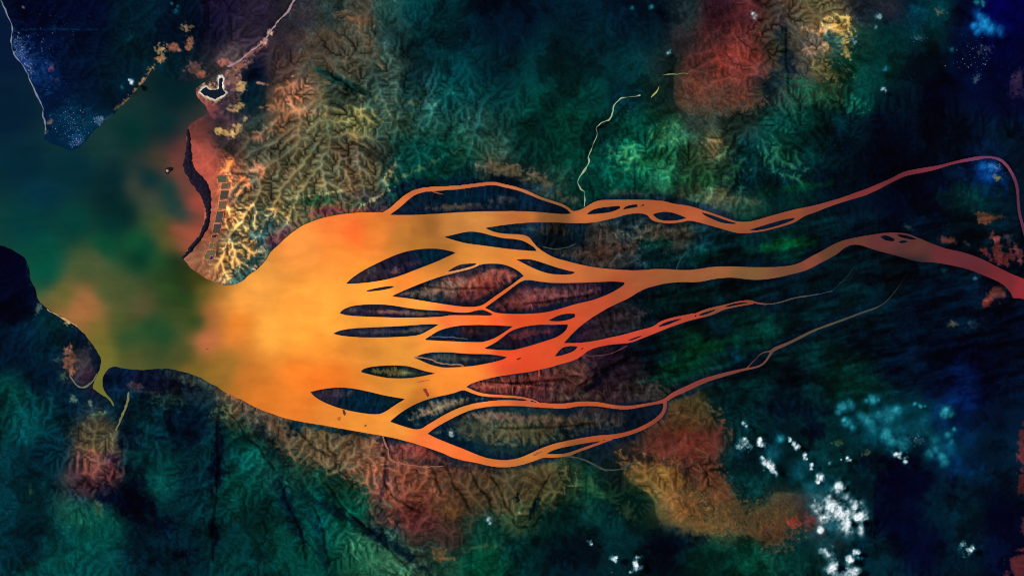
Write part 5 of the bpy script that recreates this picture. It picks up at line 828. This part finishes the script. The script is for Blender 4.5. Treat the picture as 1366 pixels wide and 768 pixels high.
CL = [
 ([(1122,648,9),(1118,660,11),(1110,672,14),(1092,672,11),(1120,684,14),(1142,672,8),(1146,690,11),(1128,700,12),(1150,705,8),(1104,690,10),(1095,706,5)], M_white, 'biggest bright white cloud, ragged triangle over the southeastern land', GW, 1.9, .2),
 ([(1106,740,10),(1112,758,12),(1128,762,10),(1098,735,6),(1134,745,6),(1142,764,8),(1110,728,5)], M_white, 'wispy white cloud at the lower edge below the biggest cloud', GW, 1.7, .42),
 ([(1142,736,5)], M_white, 'small white puff between the biggest cloud and the wispy one below it', GW, 1.5, .3),
 ([(1288,733,8),(1286,726,5),(1293,732,5),(1287,743,4)], M_white, 'bright blue white cloud alone at far lower right', GW, 1.6, .4),
 ([(1298,730,3.5)], M_white, 'tiny curl of cloud touching the lone cloud at lower right', GW, 1.6, .3),
 ([(849,752,7),(846,758,5),(853,744,5),(842,763,3)], M_white, 'brightest small white cloud at the bottom edge left of the ochre plain', GW, 1.5, .34),
 ([(819,746,5),(822,743,3)], M_white, 'small cloud left of the bright bottom cloud', GW, 1.5, .32),
 ([(815,762,4)], M_white, 'faint puff at the bottom edge under the small left cloud', GW, 1.4, .32),
 ([(786,721,3),(788,725,2.4)], M_white, 'tiny pale cloud over dark forest left of the bottom clouds', GW, 1.3, .32),
 ([(652,693,4),(654,697,3)], M_white, 'lone tiny white cloud over the green gullies south of the river', GW, 1.3, .3),
 ([(992,590,6),(986,595,5),(998,597,5),(993,585,3)], M_white, 'white cloud just right of the red plain, western of a pair', GW, 1.5, .3),
 ([(1016,592,6),(1014,587,4)], M_white, 'rounded white cloud, eastern of the pair right of the red plain', GW, 1.5, .3),
 ([(1022,615,6),(1027,624,7),(1032,631,5),(1018,610,4)], M_white, 'slanting cloud streaked toward lower right under the pair', GW, 1.6, .28),
 ([(992,564,3),(996,568,2.6)], M_white, 'tiny double puff above the pair of clouds', GW, 1.3, .3),
 ([(1052,587,4),(1058,592,4),(1063,596,4)], M_white, 'chain of white puffs right of the pair', GW, 1.5, .34),
 ([(1042,585,6)], M_veil, 'thin cyan wisp between the pair and the chain of puffs', GC, 1.4, .36),
 ([(1073,608,5),(1077,611,3)], M_white, 'soft pale cloud below the chain of puffs', GW, 1.5, .34),
 ([(1083,620,3.4),(1082,625,2.4)], M_white, 'small upright puff below the soft pale cloud', GW, 1.4, .34),
 ([(1094,637,5.5),(1091,643,4)], M_white, 'rounded white cloud up left of the biggest cloud', GW, 1.5, .28),
 ([(1130,611,4),(1134,613,2.6),(1122,612,2)], M_white, 'little flat cloud north of the biggest cloud', GW, 1.4, .32),
 ([(1106,617,3)], M_white, 'tiny faint puff left of the little flat cloud', GW, 1.3, .36),
 ([(1132,565,7),(1136,570,5),(1150,556,8),(1160,562,10),(1126,560,4)], M_veil, 'bright cyan cloud with a white western corner over eastern forest', GC, 1.6, .3),
 ([(1164,534,7),(1172,533,4),(1156,535,4)], M_veil, 'flat cyan streak north of the bright cyan cloud', GC, 1.6, .34),
 ([(1125,543,7),(1135,540,7),(1118,550,4)], M_veil, 'faint cyan veil up left of the bright cyan cloud', GC, 1.5, .44),
 ([(1185,552,13),(1196,548,9),(1172,555,9),(1165,572,10),(1182,580,10),(1192,590,11),(1204,592,10)], M_veil, 'large smoky cyan veil stretching across the eastern forest', GC, 1.8, .34),
 ([(1182,592,7),(1190,598,6),(1200,605,8),(1208,606,7),(1208,617,5),(1178,609,4),(1195,620,4)], M_white, 'speckled white cloud along the lower rim of the large cyan veil', GW, 1.7, .52),
 ([(1262,549,8),(1268,553,5),(1256,552,4)], M_veil, 'compact cyan cloud right of the large veil', GC, 1.6, .26),
 ([(1265,581,5),(1269,588,4),(1272,572,3)], M_veil, 'thin cyan cloud below the compact cyan cloud', GC, 1.5, .34),
 ([(1248,600,8),(1255,608,7),(1260,618,6),(1240,605,7)], M_veil, 'curved cyan veil right of the speckled white cloud', GC, 1.5, .38),
 ([(1220,539,3),(1228,541,3),(1234,542,2)], M_veil, 'short thin cyan dash between the streak and the compact cloud', GC, 1.4, .34),
 ([(1225,575,22),(1245,590,20),(1205,570,18),(1262,600,16),(1190,560,14)], M_haze, 'broad faint blue haze behind the cyan veils of the southeast', GC, 1.2, .3),
 ([(1090,655,24),(1110,700,26),(1065,625,18),(1030,605,16)], M_haze, 'broad faint haze around the biggest white cloud and the pair', GC, 1.2, .3),
 ([(1145,737+6,3),(1150,738+6,2)], M_veil, 'faint cyan dash at the lower edge right of the wispy cloud', GC, 1.4, .4),
 ([(1306,24,9),(1312,34,11),(1322,39,9),(1334,41,7),(1300,34,6),(1305,42,5)], M_blue, 'large electric blue veil in the upper right corner', GC, 1.7, .3),
 ([(1303,3,4),(1311,3,4),(1312,8,2)], M_veil, 'small pale cyan cloud at the top edge above the blue veil', GC, 1.6, .32),
 ([(1320,224,9),(1316,236,9),(1312,222,7)], M_blue, 'soft blue veil inside the bend of the northern river', GC, 1.4, .42),
 ([(1171,23,4.5),(1173,21,3)], M_white, 'round bright white cloud right of the sandy hills, northern of a pair', GB, 1.3, .24),
 ([(1169,36,3.4)], M_white, 'smaller white cloud, southern of the pair right of the sandy hills', GB, 1.3, .26),
 ([(1141,56,4.4),(1138,53,3)], M_white, 'white cloud at the edge of the sandy hills', GB, 1.3, .26),
 ([(1178,119,3.6),(1181,121,2.4)], M_white, 'white cloud over dark green forest below the sandy hills', GB, 1.3, .28),
 ([(1181,92,3.2)], M_veil, 'dim cyan puff above the forest cloud', GB, 1.3, .3),
 ([(1270,66,3.4)], M_veil, 'tiny cyan dash over the dark plain left of the blue veil', GB, 1.3, .28),
 ([(891,71,3),(894,69,2.4)], M_white, 'tiny white cloud left of the red hills', GB, 1.3, .28),
 ([(869,10,3)], M_veil, 'tiny cyan cloud at the top edge, right of two', GB, 1.3, .28),
 ([(843,11,3)], M_veil, 'faint cyan cloud at the top edge, left of two', GB, 1.3, .34),
 ([(1004,19,3.4),(1007,24,3.4)], M_white, 'faint pinkish white cloud above the red hills', GB, 1.3, .42),
 ([(175,110,4),(173,107,2.6),(178,108,2)], M_white, 'small white cloud over the dark northwestern plain beside the inlet', GB, 1.3, .3),
 ([(163,116,3)], M_veil, 'thin cyan wisp left of the northwestern white cloud', GB, 1.3, .36),
 ([(235,14,3.4),(237,9,2),(229,5,2)], M_veil, 'small broken cyan cloud at the top edge of the northwestern plain', GB, 1.3, .34),
]
for n_, (lb, mt, lab, grp, z, thr) in enumerate(CL):
    r = np.mean([l[2] for l in lb])
    if mt is not M_white: lb = [(a, b, c * 1.3) for a, b, c in lb]; thr -= .02; r *= 1.6
    cloud(lb, mt, lab, grp, 900 + 31 * n_, z, thr, freq=max(4.0, min(13, r * 1.5)), amp=(.45 if mt is not M_white else .7 if r < 4 else 1.0))

# ------------------------------------------------------------------ light, sky, camera
SUN_EL, SUN_AZ = 42.0, 295.0                       # sun stands in the west-north-west (map north = +Y)
sd = bpy.data.lights.new('sun', 'SUN'); sd.energy = 4.2; sd.angle = math.radians(.53); sd.color = (1, .95, .88)
so = bpy.data.objects.new('sun', sd); COL.objects.link(so)
from mathutils import Vector
az, el = math.radians(SUN_AZ), math.radians(SUN_EL)
dirn = Vector((math.sin(az) * math.cos(el), math.cos(az) * math.cos(el), math.sin(el)))
so.rotation_euler = dirn.to_track_quat('Z', 'Y').to_euler(); so.location = dirn * 120
world = bpy.data.worlds.new('World'); SC.world = world; world.use_nodes = True
nt = world.node_tree; bg = nt.nodes['Background']
sky = nt.nodes.new('ShaderNodeTexSky'); sky.sky_type = 'NISHITA'; sky.sun_disc = False
sky.sun_elevation = el; sky.sun_rotation = az
nt.links.new(sky.outputs[0], bg.inputs[0]); bg.inputs[1].default_value = .06
cam = bpy.data.cameras.new('camera'); cam.lens = 50; cam.sensor_width = 36; cam.clip_end = 3000; cam.clip_start = 1
co = bpy.data.objects.new('camera', cam); COL.objects.link(co)
co.location = (0, 0, 136.6 * 50 / 36); co.rotation_euler = (0, 0, 0)
SC.camera = co
SC.view_settings.view_transform = 'Standard'; SC.view_settings.look = 'None'; SC.view_settings.exposure = 0.36; SC.view_settings.gamma = 1
SC.cycles.transparent_max_bounces = 24
SC.cycles.max_bounces = 4
SC.cycles.pixel_filter_type = 'BLACKMAN_HARRIS'; SC.cycles.filter_width = 1.1
